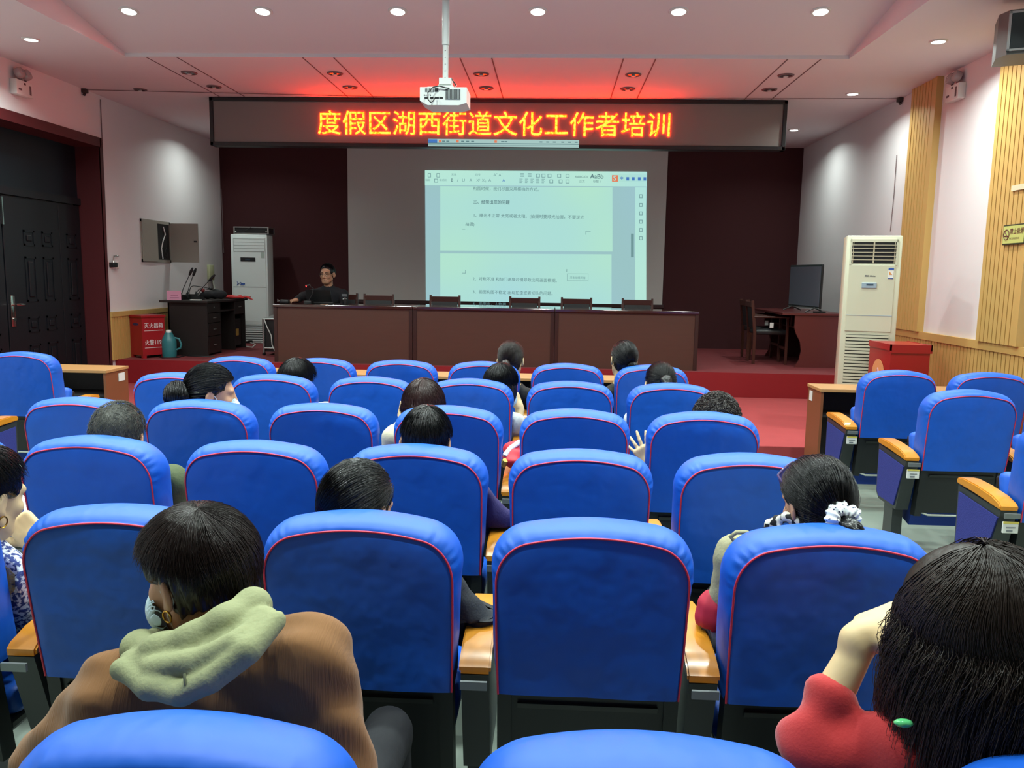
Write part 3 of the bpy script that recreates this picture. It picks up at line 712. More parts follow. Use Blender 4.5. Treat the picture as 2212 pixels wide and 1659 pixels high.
for i, ch in enumerate('度假区湖西街道文化工作者培训'):
    text(ch, pitch * .985, ml, t, face_cam(a[0] + pitch * (i + .5), by + .012, (a[2] + b[2]) / 2 - .005), 'led_letter', align='CENTER', off=.0008, extr=.003)
# the top of the projector's picture on the sign, painted as a strip that glows itself
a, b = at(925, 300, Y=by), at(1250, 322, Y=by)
ST = MB().box(a[0], b[0], by - .004, by - .001, bz0 + .01, a[2]).build('glowing_projected_strip', proj_mat('projected_strip_light', (168, 202, 196), (176, 210, 206), .9), t)
bt = MB(); bt.box(a[0], a[0] + .11, by - .006, by - .004, a[2] - .045, a[2] - .005); bt.build('blue_tab', m_txb, ST)
bt = MB()
for k, x in enumerate((.13, .34, .80)): bt.box(a[0] + x, a[0] + x + .03, by - .006, by - .004, a[2] - .04, a[2] - .012)
bt.build('tab_icons', m_txo, ST)
bt = MB(); bt.box(a[0], b[0], by - .006, by - .004, bz0 + .043, bz0 + .052); bt.box(a[0], b[0], by - .006, by - .004, bz0 + .025, bz0 + .029)
for x in (.17, .22, .40, .46, .52, .88, .92, 1.34, 1.42, 1.5, 1.6, 1.68, 1.76): bt.box(a[0] + x, a[0] + x + .035, by - .006, by - .004, a[2] - .032, a[2] - .02)
bt.build('tab_marks', m_tx, ST)

# ------------------------------------------------------------------ projector on its pole
PY = 6.3
q = at(957, 203, Y=PY); pt = at(958, 60, Y=PY)
t = thing('projector', 'white projector hanging from the ceiling on a pole, black cable looped behind', 'projector', (q[0], PY, q[2]))
m_pj = mat('white_projector_case', (206, 212, 208), .4); top = q[2] + (tray_z(PY) - q[2]) / .9; t.scale = (.9, .9, .9)
MB().prism([(-.195, -.055), (-.13, -.09), (.13, -.09), (.198, -.07), (.198, .055), (-.195, .055)], 'y', 0.0, .30).build('projector_body', m_pj, t)
MB().tube([(.0, .15, .13), (.0, .15, (top - q[2]) * .38)], .024, n=20).build('lower_pole', m_pj, t, smooth=50)
MB().tube([(.0, .15, (top - q[2]) * .36), (.0, .15, top - q[2] + .02)], .031, n=20).build('upper_pole', m_pj, t, smooth=50)
hl = MB()
for k in range(7): hl.cyl((0, .1255, .16 + k * .055), (0, .128, .16 + k * .055), .0045, n=8)
hl.build('pole_holes', m_black, t)
mt_ = MB(); mt_.box(-.05, .055, .10, .20, .10, .155, .004); mt_.prism([(-.055, .10), (.06, .10), (.105, .055), (-.08, .055)], 'y', .11, .19); mt_.box(-.15, .05, .12, .15, .07, .085); mt_.box(-.02, .17, .17, .2, .055, .066); mt_.build('ceiling_mount', m_pj, t)
bk = MB(); bk.box(.02, .145, -.004, 0, -.045, .04)
bk.build('fan_grille', mat('projector_grey', (150, 158, 156), .5), t)
gl = MB()
for k in range(11): gl.box(.025 + k * .011, .030 + k * .011, -.006, -.003, -.042, .037)
for k in range(7): gl.box(-.15 + k * .011, -.145 + k * .011, -.003, 0, .015, .045)
for x, w_ in ((-.155, .03), (-.11, .03), (-.07, .035), (-.03, .03)): gl.box(x, x + w_, -.003, 0, -.038, -.024)
for x in (-.16, -.145, -.11): gl.box(x, x + .008, -.003, 0, -.015, -.006)
gl.box(-.07, -.04, -.006, 0, .02, .047); gl.build('sockets', m_black, t)
cb = [(-.06, -.02, -.03), (-.075, -.06, -.07), (-.09, -.07, -.085), (-.115, -.07, -.06), (-.12, -.05, 0), (-.08, -.04, .045), (-.03, -.02, .06), (.03, -.02, .045), (.08, .03, .05), (.10, .10, .09), (.07, .13, .13), (.05, .14, .16)]
MB().tube(cb, .005, n=8).build('signal_cable', m_black, t, smooth=70)
MB().cyl((0, .31, -.01), (0, .30, -.01), .045, .05, n=24).build('lens', m_black, t, smooth=50)

# ================================================================== long presidium table and its chairs
m_tfront = mat('brown_table_front', (76, 47, 37), .45, var=.10, scale=5, stretch=(.6, 1, 6))
m_tdark = mat('dark_table_edge', (52, 30, 26), .35); m_ttop = mat('dark_polished_table_top', (60, 32, 26), .12, coat=.6)
TZ = 1.19; xs = [-3.56, -1.765, .03, 1.825]
for i, lab in enumerate(('left section of the long brown table, in front of the speaker', 'middle section of the long brown table on the stage', 'right section of the long brown table on the stage')):
    a, b = xs[i] + .004, xs[i + 1] - .004
    t = thing('presidium_table', lab, 'table', ((a + b) / 2, 10.22, ZS), 0, 'sections of the long stage table'); w_ = (b - a) / 2; H = TZ - ZS
    MB().box(-w_, w_, -.03, .60, H - .035, H, .004).build('table_top', m_ttop, t)
    MB().box(-w_ + .04, w_ - .04, .0, .018, .0, H - .035).build('front_panel', m_tfront, t)
    for x in (-w_, w_ - .045): MB().box(x, x + .045, -.012, .56, 0, H - .035, .003).build('side_panel', m_tdark, t)
m_leather = mat('black_leatherette', (30, 31, 34), .4); m_cwood = mat('dark_red_chair_wood', (72, 36, 30), .3)
def meeting_chair(loc, rz, lab, first=None):
    if first is not None: return dup(first, loc, rz, lab)
    t = thing('meeting_chair', lab, 'chair', loc, rz, 'dark wood meeting chairs')
    for x in (-.215, .185): MB().prism([(.20, 0), (.235, 0), (.24, .44), (.29, .86), (.255, .865), (.20, .44)], 'x', x, x + .03).build('rear_post', m_cwood, t)
    for x in (-.215, .185): MB().box(x, x + .03, -.23, -.195, 0, .64, .004).build('front_leg', m_cwood, t)
    for x in (-.22, .18): MB().box(x, x + .04, -.24, .24, .63, .655, .008).build('arm', m_cwood, t)
    MB().box(-.20, .20, .235, .275, .77, .845, .006, Matrix.Translation((0, .012, 0))).build('top_rail', m_cwood, t)
    MB().prism([(.20, .48), (.225, .48), (.262, .775), (.235, .775)], 'x', -.175, .175).build('backrest', m_leather, t)
    MB().box(-.20, .20, -.23, .21, .40, .47, .02).build('seat', m_leather, t, smooth=50)
    MB().box(-.19, .19, -.22, -.20, .2, .235).build('stretcher', m_cwood, t)
    return t
CH = None
for px, lab in ((815, 'dark wooden meeting chair behind the long table, first to the right of the speaker'), (959, 'dark wooden meeting chair behind the long table, second to the right of the speaker'),
                (1133, 'dark wooden meeting chair behind the long table, third to the right of the speaker'), (1246, 'dark wooden meeting chair behind the long table, fourth to the right of the speaker'), (1379, 'dark wooden meeting chair behind the long table, farthest from the speaker')):
    x = at(px, 645, Y=11.1)[0]; o = meeting_chair((x, 10.95, ZS), 0, lab, CH); CH = CH or o
meeting_chair((-2.96, 11.12, ZS), 0, 'dark wooden meeting chair that the speaker sits on', CH)

# ================================================================== air conditioners
m_acw = mat('cream_white_plastic', (202, 201, 176), .38); m_acl = mat('cool_white_plastic', (228, 238, 236), .38)
m_slot = mat('black_slot', (10, 10, 14), .6); m_acs = mat('grey_ac_panel', (150, 168, 180), .3)
def louvres(mb, x0, x1, z0, z1, n, y, hgt):
    for k in range(n):
        z = z0 + (z1 - z0) * (k + .5) / n; mb.box(x0, x1, y - .002, y + .02, z - hgt / 2, z + hgt / 2)
t = thing('floor_air_conditioner', 'tall cream floor standing air conditioner beside the red boxes', 'air conditioner', (2.965, 7.78, ZP), R(-15))
W2, HA = .240, 1.87
MB().box(-W2, W2, 0, .36, 0, HA, .014).build('ac_body', m_acw, t, smooth=40)
fp = MB(); fp.box(-W2 + .035, W2 - .045, -.008, .01, .98, 1.60, .004); fp.build('front_panel', m_acw, t)
MB().box(-W2 + .035, W2 - .045, -.0095, -.007, 1.128, 1.134).build('panel_seam', m_acs, t)
MB().box(-W2 + .05, W2 - .05, -.004, .004, 1.615, 1.815).build('outlet_recess', m_slot, t)
ol = MB(); louvres(ol, -W2 + .05, W2 - .05, 1.63, 1.80, 5, -.012, .006); ol.box(-.006, .006, -.012, .006, 1.615, 1.815)
for x in (-W2 + .06, W2 - .065): ol.box(x, x + .005, -.012, .006, 1.615, 1.815)
ol.build('outlet_louvres', mat('beige_louvre', (186, 176, 150), .4), t)
fr = MB(); fr.box(-W2 + .035, W2 - .035, -.01, .0, 1.81, 1.835); fr.box(-W2 + .035, -W2 + .052, -.01, 0, 1.6, 1.835); fr.box(W2 - .052, W2 - .035, -.01, 0, 1.6, 1.835); fr.build('outlet_frame', m_acw, t)
MB().box(-W2 + .05, W2 - .06, -.003, .002, .03, .95).build('intake_recess', m_slot, t)
il = MB(); louvres(il, -W2 + .05, W2 - .06, .03, .95, 30, -.012, .021); il.build('intake_louvres', m_acw, t)
dp = MB().box(-.085, .045, -.016, -.006, 1.385, 1.437, .004).build('display', m_acs, t)
MB().box(-.045, .015, -.018, -.015, 1.412, 1.425).build('display_window', mat('dark_display', (62, 78, 92), .2), dp)
text('美的 Midea', .02, mat('grey_logo', (96, 98, 100), .5), t, face_cam(-.018, -.0095, 1.497), 'logo', 'CENTER', off=.0004)
el = MB().box(W2 - .105, W2 - .06, -.0105, -.007, 1.475, 1.575).build('energy_label', mat('white_paper', (228, 228, 222), .6), t)
k = MB(); k.box(W2 - .105, W2 - .06, -.012, -.010, 1.555, 1.575); k.box(W2 - .105, W2 - .06, -.012, -.010, 1.475, 1.482); k.build('label_blue_band', mat('label_blue', (50, 84, 160), .6), el)
k = MB(); k.prism([(W2 - .098, 1.512), (W2 - .07, 1.512), (W2 - .098, 1.545)], 'y', -.012, -.010); k.build('label_arrow', mat('label_orange', (214, 140, 70), .6), el)

q = at(537, 600, Y=12.8)
t = thing('floor_air_conditioner', 'cool white floor standing air conditioner in the left stage corner', 'air conditioner', (-4.83, 12.8, ZS), R(4))
W2, HA = .29, 1.73
MB().box(-W2, W2, 0, .34, 0, HA, .02).build('ac_body', m_acl, t, smooth=40)
MB().box(-W2 + .04, W2 - .03, -.008, .01, .30, 1.68, .004).build('front_panel', m_acl, t)
of = MB(); of.box(-W2 + .05, W2 - .04, -.010, -.007, 1.46, 1.655); of.build('outlet_flap', m_acl, t)
sl_ = MB()
for z in (1.46, 1.505, 1.555, 1.605, 1.655): sl_.box(-W2 + .05, W2 - .04, -.0115, -.009, z - .002, z + .002)
sl_.box(-W2 + .05, -W2 + .053, -.0115, -.009, 1.46, 1.655); sl_.box(W2 - .043, W2 - .04, -.0115, -.009, 1.46, 1.655); sl_.box(-W2 + .03, W2 - .02, -.0115, -.007, .90, .904); sl_.build('panel_lines', mat('grey_line', (128, 136, 134), .5), t)
MB().box(-W2 - .002, -W2 + .004, .10, .115, 1.5, 1.62).build('side_grip', m_slot, t)
dp = MB().box(-.135, .10, -.0125, -.006, 1.30, 1.365, .002).build('display', m_slot, t); MB().box(-.06, .02, -.014, -.012, 1.325, 1.345).build('display_window', mat('dark_display', (62, 78, 92), .2), dp)
MB().box(W2 - .10, W2 - .045, -.011, -.007, 1.36, 1.45).build('energy_label', mat('pale_label', (176, 190, 182), .6), t)
lg = MB(); lg.tube([(-W2 + .085, -.011, .925), (-W2 + .12, -.011, .955), (-W2 + .15, -.011, .97), (-W2 + .165, -.011, .955), (-W2 + .14, -.011, .935), (-W2 + .2, -.011, .93)], .005).tube([(-W2 + .09, -.011, .99), (-W2 + .105, -.011, .92)], .004); lg.box(-W2 + .15, -W2 + .215, -.012, -.008, 0.936, .96); lg.build('logo', mat('logo_blue', (60, 96, 170), .5), t)
MB().box(-W2 + .05, W2 - .03, -.003, .002, .03, .28).build('intake_recess', m_slot, t)
il = MB(); louvres(il, -W2 + .05, W2 - .03, .03, .28, 7, -.012, .022); il.build('intake_louvres', m_acl, t)
t = thing('equipment_case', 'flat aluminium edged case lying on top of the left air conditioner', 'case', (-4.80, 12.82, ZS + HA), R(3), 'aluminium edged equipment cases')
MB().box(-.25, .27, .0, .32, .012, .105).build('case_panel', m_black, t)
fr = MB()
for z in (.008, .108): fr.box(-.26, .28, -.012, .012, z - .008, z + .008); fr.box(-.26, .28, .31, .33, z - .008, z + .008); fr.box(-.265, -.245, -.01, .33, z - .008, z + .008); fr.box(.265, .285, -.01, .33, z - .008, z + .008)
for x in (-.26, .275): fr.box(x - .01, x + .01, -.012, .01, 0, .116); fr.box(x - .01, x + .01, .31, .33, 0, .116)
fr.build('case_edging', m_alu, t)
k = MB(); k.lathe([(.012, 0), (.022, .008), (.012, .02)], (-.235, -.012, .03), 12); k.lathe([(.012, 0), (.022, .008), (.012, .02)], (.25, -.012, .03), 12); k.build('ball_corner', m_chrome, t)
MB().tube([(-.2, -.01, .02), (-.1, -.02, .04), (-.02, -.02, .09), (.03, 0, .118), (.1, .1, .118)], .004).build('loose_cable', m_black, t, smooth=60)

# ================================================================== left corner of the stage: control desk and what lies on it
m_dk = mat('black_brown_laminate', (34, 28, 27), .4)
t = thing('control_desk', 'black pedestal desk with drawers by the left wall, microphones on top', 'desk', (-4.91, 10.72, ZS))
H = .745; xa, xb, L = -.27, .27, 1.35
MB().box(xa - .09, xb + .035, -.06, L + .03, H - .03, H, .004).build('desk_top', m_dk, t)
MB().box(xa, xb, 0, .02, 0, H - .03).build('end_panel', m_dk, t)
MB().box(xa, xb, L - .02, L, 0, H - .03).build('end_panel', m_dk, t)
MB().box(xa, xa + .02, 0, L, .1, H - .03).build('back_panel', m_dk, t)
dz = [.02, .26, .44, .575, .70]
for i in range(3):
    dr = MB().box(xb - .02, xb, .03, .42, dz[i] + .005, dz[i + 1] - .005, .003).build('drawer', m_dk, t)
    MB().box(xb, xb + .012, .19, .27, (dz[i] + dz[i + 1]) / 2 - .006, (dz[i] + dz[i + 1]) / 2 + .006, .003).build('drawer_handle', m_alu, dr)
dr = MB().box(xb - .02, xb, .03, .42, .58, H - .035, .003).build('drawer', m_dk, t); MB().cyl((xb, .22, .65), (xb + .008, .22, .65), .01).build('drawer_lock', m_alu, dr)
MB().box(xa, xb, .42, .44, 0, H - .03).build('pedestal_side', m_dk, t); MB().box(xa, xb, .93, .95, 0, H - .03).build('pedestal_side', m_dk, t)
MB().box(xa + .02, xb, .44, .93, .58, .60).build('keyboard_shelf', m_dk, t)
cpt = MB().box(xa + .05, xb - .03, 1.0, 1.25, .05, .45, .01).build('computer_case', m_black, t); MB().box(xb - .032, xb - .026, 1.05, 1.15, .2, .3).build('yellow_sticker', mat('dull_yellow_card', (168, 130, 60), .6), cpt)
dr = MB().box(xb - .02, xb, .96, 1.32, .52, H - .04, .003).build('drawer', m_dk, t); MB().box(xb, xb + .012, 1.1, 1.18, .62, .632).build('drawer_handle', m_alu, dr)
DT = ZS + H
def gooseneck(x, y, rz, pts, lab, head=.09, tilt=None):
    t = thing('gooseneck_microphone', lab, 'microphone', (x, y, DT), rz, 'gooseneck microphones on the control desk')
    MB().prism([(-.08, 0), (.08, 0), (.08, .025), (.0, .055), (-.08, .06)], 'x', -.06, .06).build('microphone_base', m_black, t)
    P = [Vector((0, 0, .05))] + [Vector(p) for p in pts]
    sm = []
    for i in range(len(P) - 1):
        for k in range(6):
            u = k / 6; a = P[max(0, i - 1)]; b = P[i]; c_ = P[i + 1]; d_ = P[min(len(P) - 1, i + 2)]
            sm.append(.5 * ((2 * b) + (c_ - a) * u + (2 * a - 5 * b + 4 * c_ - d_) * u * u + (3 * b - a - 3 * c_ + d_) * u ** 3))
    sm.append(P[-1]); MB().tube(sm, .0052).build('gooseneck', m_black, t, smooth=70)
    MB().lathe([(.02, 0), (.012, .03), (.007, .05)], (0, 0, .045), 12).build('stem_collar', m_black, t, smooth=60)
    d_ = (P[-1] - P[-2]).normalized(); b = P[-1]
    MB().tube([b - d_ * .01, b + d_ * .01, b + d_ * head * .6, b + d_ * head], [.008, .017, .02, .011], n=12).build('microphone_head', m_black, t, smooth=70)
    return t
gx = lambda px, Y: at(px, 645, Y=Y)[0]
gooseneck(gx(392, 11.0), 11.0, 0, [(.03, 0, .15), (.09, 0, .27), (.125, 0, .34)], 'black gooseneck microphone with the tallest upright head on the dark desk', .11)
gooseneck(gx(404, 11.2), 11.2, 0, [(.03, 0, .15), (.075, 0, .27), (.10, 0, .33)], 'black gooseneck microphone right behind the tallest one on the dark desk', .11)
gooseneck(gx(408, 11.4), 11.4, 0, [(.02, 0, .13), (.06, 0, .18), (.15, .08, .17), (.24, .14, .15)], 'black gooseneck microphone bent right down over the dark desk', .05)
gooseneck(gx(424, 11.72), 11.72, 0, [(.02, 0, .1), (.08, 0, .14), (.2, 0, .125), (.27, 0, .12)], 'black gooseneck microphone bent level over the dark desk', .07)
gooseneck(gx(428, 11.08), 11.08, 0, [(.04, 0, .13), (.12, 0, .22), (.17, 0, .27)], 'black gooseneck microphone leaning right with its head up on the dark desk', .11)
t = thing('name_tent_card', 'folded pink name card standing on the dark desk', 'card', (gx(376, 10.85), 10.85, DT), R(25))
m_pink = mat('pink_card', (198, 132, 158), .7); cd_ = MB(); cd_.prism([(-.06, 0), (-.057, 0), (0, .118), (.057, 0), (.06, 0), (0, .125)], 'x', -.09, .09); cd_.build('folded_card', m_pink, t)
MB().box(-.05, .06, -.048, -.044, .028, .034).box(-.04, .05, -.034, -.030, .055, .061).build('printed_lines', mat('dull_pink_print', (150, 80, 110), .7), t)
t = thing('cloth_bundle', 'black cloth bag with a red ball end slumped on the dark desk', 'bag', (gx(460, 11.45), 11.45, DT + .006))
V, Q = surface([ell((0, 0, .055), (.15, .10, .055), k=.03), ell((.1, .02, .06), (.09, .09, .06), k=.03), ell((-.1, .0, .05), (.08, .08, .05), k=.03)], .012, disp=lambda P: .006 * np.sin(P[:, 0] * 60) * np.cos(P[:, 1] * 50))
np_mesh('bag_body', V, Q, mat('black_cloth', (24, 24, 28), .85), t)
MB().lathe([(.002, -.028), (.02, -.02), (.03, 0), (.02, .02), (.002, .028)], (-.11, -.08, .12), 14).build('red_ball', mat('dull_red_plastic', (120, 34, 36), .5), t, smooth=80)
t = thing('red_flag', 'red cloth flag with a yellow end lying over the dark desk corner', 'flag', (-4.66, 11.78, DT + .012))
V, Q = surface([rbox((.0, 0, .012), (.17, .16, .006), rad=.006, k=.01), cap((.17, .0, .012), (.30, -.05, -.03), .012, .006, k=.02), cap((-.15, -.1, .02), (.12, -.12, .03), .02, .012, k=.02)], .009, disp=lambda P: .006 * np.sin(P[:, 0] * 40 + P[:, 1] * 30))
np_mesh('flag_cloth', V, Q, mat('red_flag_cloth', (196, 44, 44), .7), t)
MB().box(-.21, -.13, -.14, -.04, .0, .055, .01).build('yellow_end', mat('yellow_card', (186, 170, 70), .6), t)
tag(MB().box(gx(425, 10.78) - .07, gx(425, 10.78) + .07, 10.72, 10.79, DT + .001, DT + .014, .003).build('paper_slip', mat('white_paper', (228, 228, 222), .6)), 'small white paper box at the near edge of the dark desk', 'paper')
# fire box on the stage, thermos
t = thing('fire_extinguisher_box', 'dark red fire extinguisher box with white letters in the stage corner', 'fire box', (-5.33, 10.44, ZS), R(58))
m_fr = mat('red_enamel', (150, 22, 30), .35); BW, BD, BH = .16, .14, .56
MB().box(-BW, BW, -BD, BD, .04, BH - .02).build('box_body', m_fr, t); MB().box(-BW - .012, BW + .012, -BD - .014, BD + .01, BH - .03, BH, .004).build('box_lid', m_fr, t)
ft = MB()
for x in (-BW, BW - .05):
    for y in (-BD, BD - .04): ft.box(x, x + .05, y, y + .04, 0, .045)
ft.build('box_foot', m_fr, t)
m_wt = mat('white_print', (214, 198, 198), .6)
text('灭火器箱', .074, m_wt, t, face_cam(-.13, -BD - .003, .42), off=.0008, xs=.9); text('火警119', .074, m_wt, t, face_cam(-.13, -BD - .003, .2), off=.0008, xs=.9)
ln = MB(); ln.box(-.13, .135, -BD - .003, -BD, .355, .362); ln.box(-.13, .135, -BD - .003, -BD, .132, .139); ln.build('print_lines', m_wt, t)
MB().lathe([(.002, -.002), (.05, -.002), (.05, .002), (.002, .002)], n=20, M=Matrix.Translation((-BW - .001, -.0, .44)) @ Matrix.Rotation(R(90), 4, 'Y') @ Matrix.Diagonal((.35, 1.3, 1, 1))).build('blue_mark', mat('dark_blue_print', (40, 36, 84), .5), t)
q = at(366, 763, Y=10.52)
t = thing('thermos_flask', 'teal thermos flask with handle on the stage floor by the dark desk', 'thermos', (q[0], q[1], ZS), R(10))
m_teal = mat('teal_plastic', (48, 116, 122), .4)
MB().lathe([(.085, 0), (.092, .02), (.095, .2), (.088, .24), (.055, .3), (.045, .325)], n=28).build('flask_body', m_teal, t, smooth=40)
MB().lathe([(.034, .322), (.034, .35), (.028, .36)], n=20).build('flask_cap', m_white, t, smooth=40)
MB().tube([(.075, 0, .255), (.13, 0, .24), (.155, 0, .17), (.145, 0, .12), (.09, 0, .095)], .013, n=10).build('handle', m_teal, t, smooth=70)
cbl = MB(); P = [at(x, y, Z=ZS + .006) for x, y in ((352, 764), (365, 758), (385, 760), (392, 766), (372, 770), (350, 766), (340, 770), (352, 773), (385, 772), (400, 768), (420, 766), (440, 770), (470, 768))]; P = [A_ if A_[1] < 10.66 else (A_[0], 10.66 - .03 * (k % 3), A_[2]) for k, A_ in enumerate(P)]
tag(MB().tube(P, .009, n=8).build('floor_cable', m_black, smooth=70), 'black cable coiled on the stage floor round the teal thermos', 'cable')
# equipment rack, cables and wall telephone by the left air conditioner
t = thing('equipment_rack', 'black equipment rack with aluminium edges at the end of the long table', 'rack', (-3.80, 10.98, ZS))
MB().box(-.16, .2, .02, .5, .05, .49).build('rack_body', m_black, t)
fr = MB(); fr.tube([(-.17, 0, .03), (-.17, 0, .5)], .016).tube([(-.17, 0, .5), (.2, 0, .5)], .014).tube([(-.17, 0, .10), (.2, 0, .10)], .014).tube([(-.17, 0, .5), (-.17, .5, .5)], .014).tube([(-.17, .5, .03), (-.17, .5, .5)], .016); fr.build('rack_edging', m_alu, t, smooth=60)
MB().prism([(.0, .505), (.5, .505), (.5, .56), (.45, .56)], 'x', -.15, .2).build('rack_lid', m_alu, t)
for x, y in ((-.17, 0), (.18, 0), (-.17, .48), (.18, .48)): MB().lathe([(.015, 0), (.025, .012), (.02, .04)], (x, y, 0), 12).build('rack_foot', m_black, t, smooth=60)
MB().tube([(-.15, -.02, .5), (-.11, -.03, .4), (-.05, -.04, .28), (-.04, -.04, .15), (.02, -.05, .02)], .007).build('white_lead', m_white, t, smooth=70)
P = [at(x, y, Z=ZS + .008) for x, y in ((512, 744), (522, 741), (528, 748), (545, 750), (552, 744), (540, 740), (556, 738), (570, 742), (582, 749))]
tag(MB().tube(P, .010, n=8).build('floor_cable', m_white, smooth=70), 'white cable tangled on the stage floor below the left air conditioner', 'cable')
q1_ = at(528, 742, Z=ZS); t = thing('adapter_pile', 'heap of dark power adapters and plugs below the left air conditioner', 'adapter', (q1_[0] + .15, q1_[1] + .1, ZS))
for k, (x, y, s_) in enumerate(((-.1, 0, .06), (.06, .04, .05), (.2, .02, .055))): MB().box(x - s_, x + s_, y - .04, y + .04, 0, .05, .008).build('power_adapter', m_black, t)
MB().tube([(-.16, -.05, .04), (-.17, -.05, .01), (-.15, -.05, .005)], .02, n=10).build('tape_roll', m_white, t, smooth=70)
t = thing('wall_socket_box', 'yellowed wall box with plugs beside the left air conditioner', 'socket', (XL, 13.0, 1.57))
MB().box(0, .05, -.09, .09, -.12, .12, .01).build('socket_body', mat('yellowed_plastic', (196, 200, 160), .5), t, smooth=40); MB().tube([(.03, .05, -.11), (.05, .07, -.25), (.05, .05, -.45), (.05, .1, -.62)], .014).build('power_lead', mat('pale_grey_plastic', (196, 198, 186), .5), t, smooth=70)
tag(MB().tube([(XL + .02, YB - .02, 2.95), (XL + .03, YB - .02, 2.5), (XL + .02, YB - .02, 2.2), (XL + .03, YB - .02, 1.9)], .009).build('wall_cable', m_groove, smooth=60), 'grey cable hanging in the corner behind the left air conditioner', 'cable')

# ================================================================== right side of the stage: television on its desk, two chairs
m_rb = mat('red_brown_laminate', (92, 40, 40), .3)
t = thing('computer_desk', 'red brown desk with a wavy side panel carrying the television', 'desk', (3.02, 10.85, ZS)); H = .72
MB().box(0, .86, 0, 1.6, H - .03, H, .004).build('desk_top', m_rb, t)
prof = [(.20, 0), (.86, 0), (.86, H - .03), (.17, H - .03), (.17, .52), (.2, .44), (.255, .34), (.275, .22), (.255, .1)]
for y in (.02, 1.55): MB().prism([(p, q_) for p, q_ in prof], 'y', y, y + .025).build('side_panel', m_rb, t)
MB().box(.28, .84, .04, 1.55, .5, .52).build('shelf', m_rb, t); MB().box(.82, .84, .04, 1.55, .1, H - .03).build('back_panel', m_rb, t); MB().box(.28, .3, .56, .6, .52, H - .03).build('divider', m_rb, t)
t = thing('television', 'flat television on two splayed feet on the red brown desk', 'television', (3.42, 11.32, ZS + .722), R(97))
m_tvs = mat('television_painted_reflection', (98, 108, 120), .12)  # pale wall's reflection put into the base colour of a dark screen
W_, H_ = .50, .58
# screen faces local +y
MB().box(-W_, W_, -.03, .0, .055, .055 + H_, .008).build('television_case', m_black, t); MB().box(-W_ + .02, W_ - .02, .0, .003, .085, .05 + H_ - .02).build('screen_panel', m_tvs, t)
MB().box(-W_ + .01, W_ - .01, -.002, .004, .057, .068).build('lower_trim', m_alu, t); MB().box(-.3, .3, -.07, -.03, .1, .4, .02).build('rear_housing', m_black, t)
for x in (-.36, .36): MB().tube([(x, .13, .008), (x, 0, .065), (x, -.13, .008)], .009).build('foot', m_black, t)
tag(MB().box(3.45, 3.6, 10.92, 10.98, ZS + .722, ZS + .745, .004).build('remote_control', m_black), 'small black remote lying on the red brown desk below the television', 'remote')
o = meeting_chair((2.99, 11.42, ZS), R(88), 'dark chair with a white tag right beside the television desk, nearer one', CH)
MB().box(-.235, -.225, -.02, .03, .5, .57).build('white_tag', m_label, o)
o = meeting_chair((3.05, 11.98, ZS), R(92), 'dark chair with a white tag farther back by the maroon wall', CH)
MB().box(-.235, -.225, -.02, .03, .5, .57).build('white_tag', m_label, o)

# ================================================================== red fire boxes at the right
bq = at(1926, 745, Y=7.14); bz = at(1880, 737, X=bq[0])[1] - 7.14; bx1 = at(2010, 755, Y=7.14)[0] - bq[0]
t = thing('fire_equipment_box', 'large red metal fire box with a round emblem beside the air conditioner', 'fire box', (bq[0], 7.14, ZP), 0)
m_fr2 = mat('bright_red_enamel', (152, 16, 22), .3)
bh = bq[2] - ZP
MB().box(0, bx1, -.0, bz, .04, bh).build('box_body', m_fr2, t); 
ld = MB(); ld.box(-.012, bx1 + .012, -.014, .0, bh - .07, bh + .004); ld.box(-.012, 0, -.014, bz, bh - .05, bh + .004); ld.box(bx1, bx1 + .012, -.014, bz, bh - .05, bh + .004); ld.box(0, bx1, .0, bz, bh - .012, bh - .002); ld.build('box_lid', m_fr2, t)
MB().box(.18, .27, -.03, -.0, .50, .55, .006).build('latch', m_chrome, t)
fb = MB()
for x in (0, bx1 - .06):
    for y in (0, bz - .06): fb.box(x, x + .06, y, y + .06, 0, .045)
fb.build('box_foot', m_fr2, t)
em = MB(); Me = Matrix.Translation((-.004, bz / 2, .63)) @ Matrix.Rotation(R(-90), 4, 'Y')
em.lathe([(.10, 0), (.13, 0), (.13, .003), (.10, .003)], n=36, M=Me); em.build('emblem_ring', mat('gold_print', (206, 140, 90), .5), t)
em = MB()
for k in range(5):
    a = .6 * (k - 2); em.tube([(-.007, bz / 2 + .06 * math.sin(a), .60 + .06 * math.cos(a) - .03), (-.007, bz / 2 + .085 * math.sin(a), .60 + .085 * math.cos(a) - .03)], .006)
em.tube([(-.007, bz / 2, .62), (-.007, bz / 2 - .015, .65), (-.007, bz / 2, .68), (-.007, bz / 2 + .015, .65)], .008, closed=True); em.build('emblem_mark', mat('pale_pink_print', (206, 150, 146), .5), t)
t = thing('fire_equipment_box', 'small low red box standing right of the large red fire box', 'fire box', (3.02, 6.84, 0), 0)
MB().box(-.13, .13, .0, .24, .0, .77).build('box_body', mat('dull_red_enamel', (136, 26, 32), .4), t); MB().box(-.14, .14, -.01, .25, .77, .80, .004).build('box_lid', mat('dull_red_enamel', (136, 26, 32), .4), t); MB().lathe([(.03, 0), (.036, .004), (.02, .006)], n=20, M=Matrix.Translation((.10, -.004, .60)) @ Matrix.Rotation(R(90), 4, 'X')).build('green_seal', mat('green_print', (90, 150, 120), .5), t)

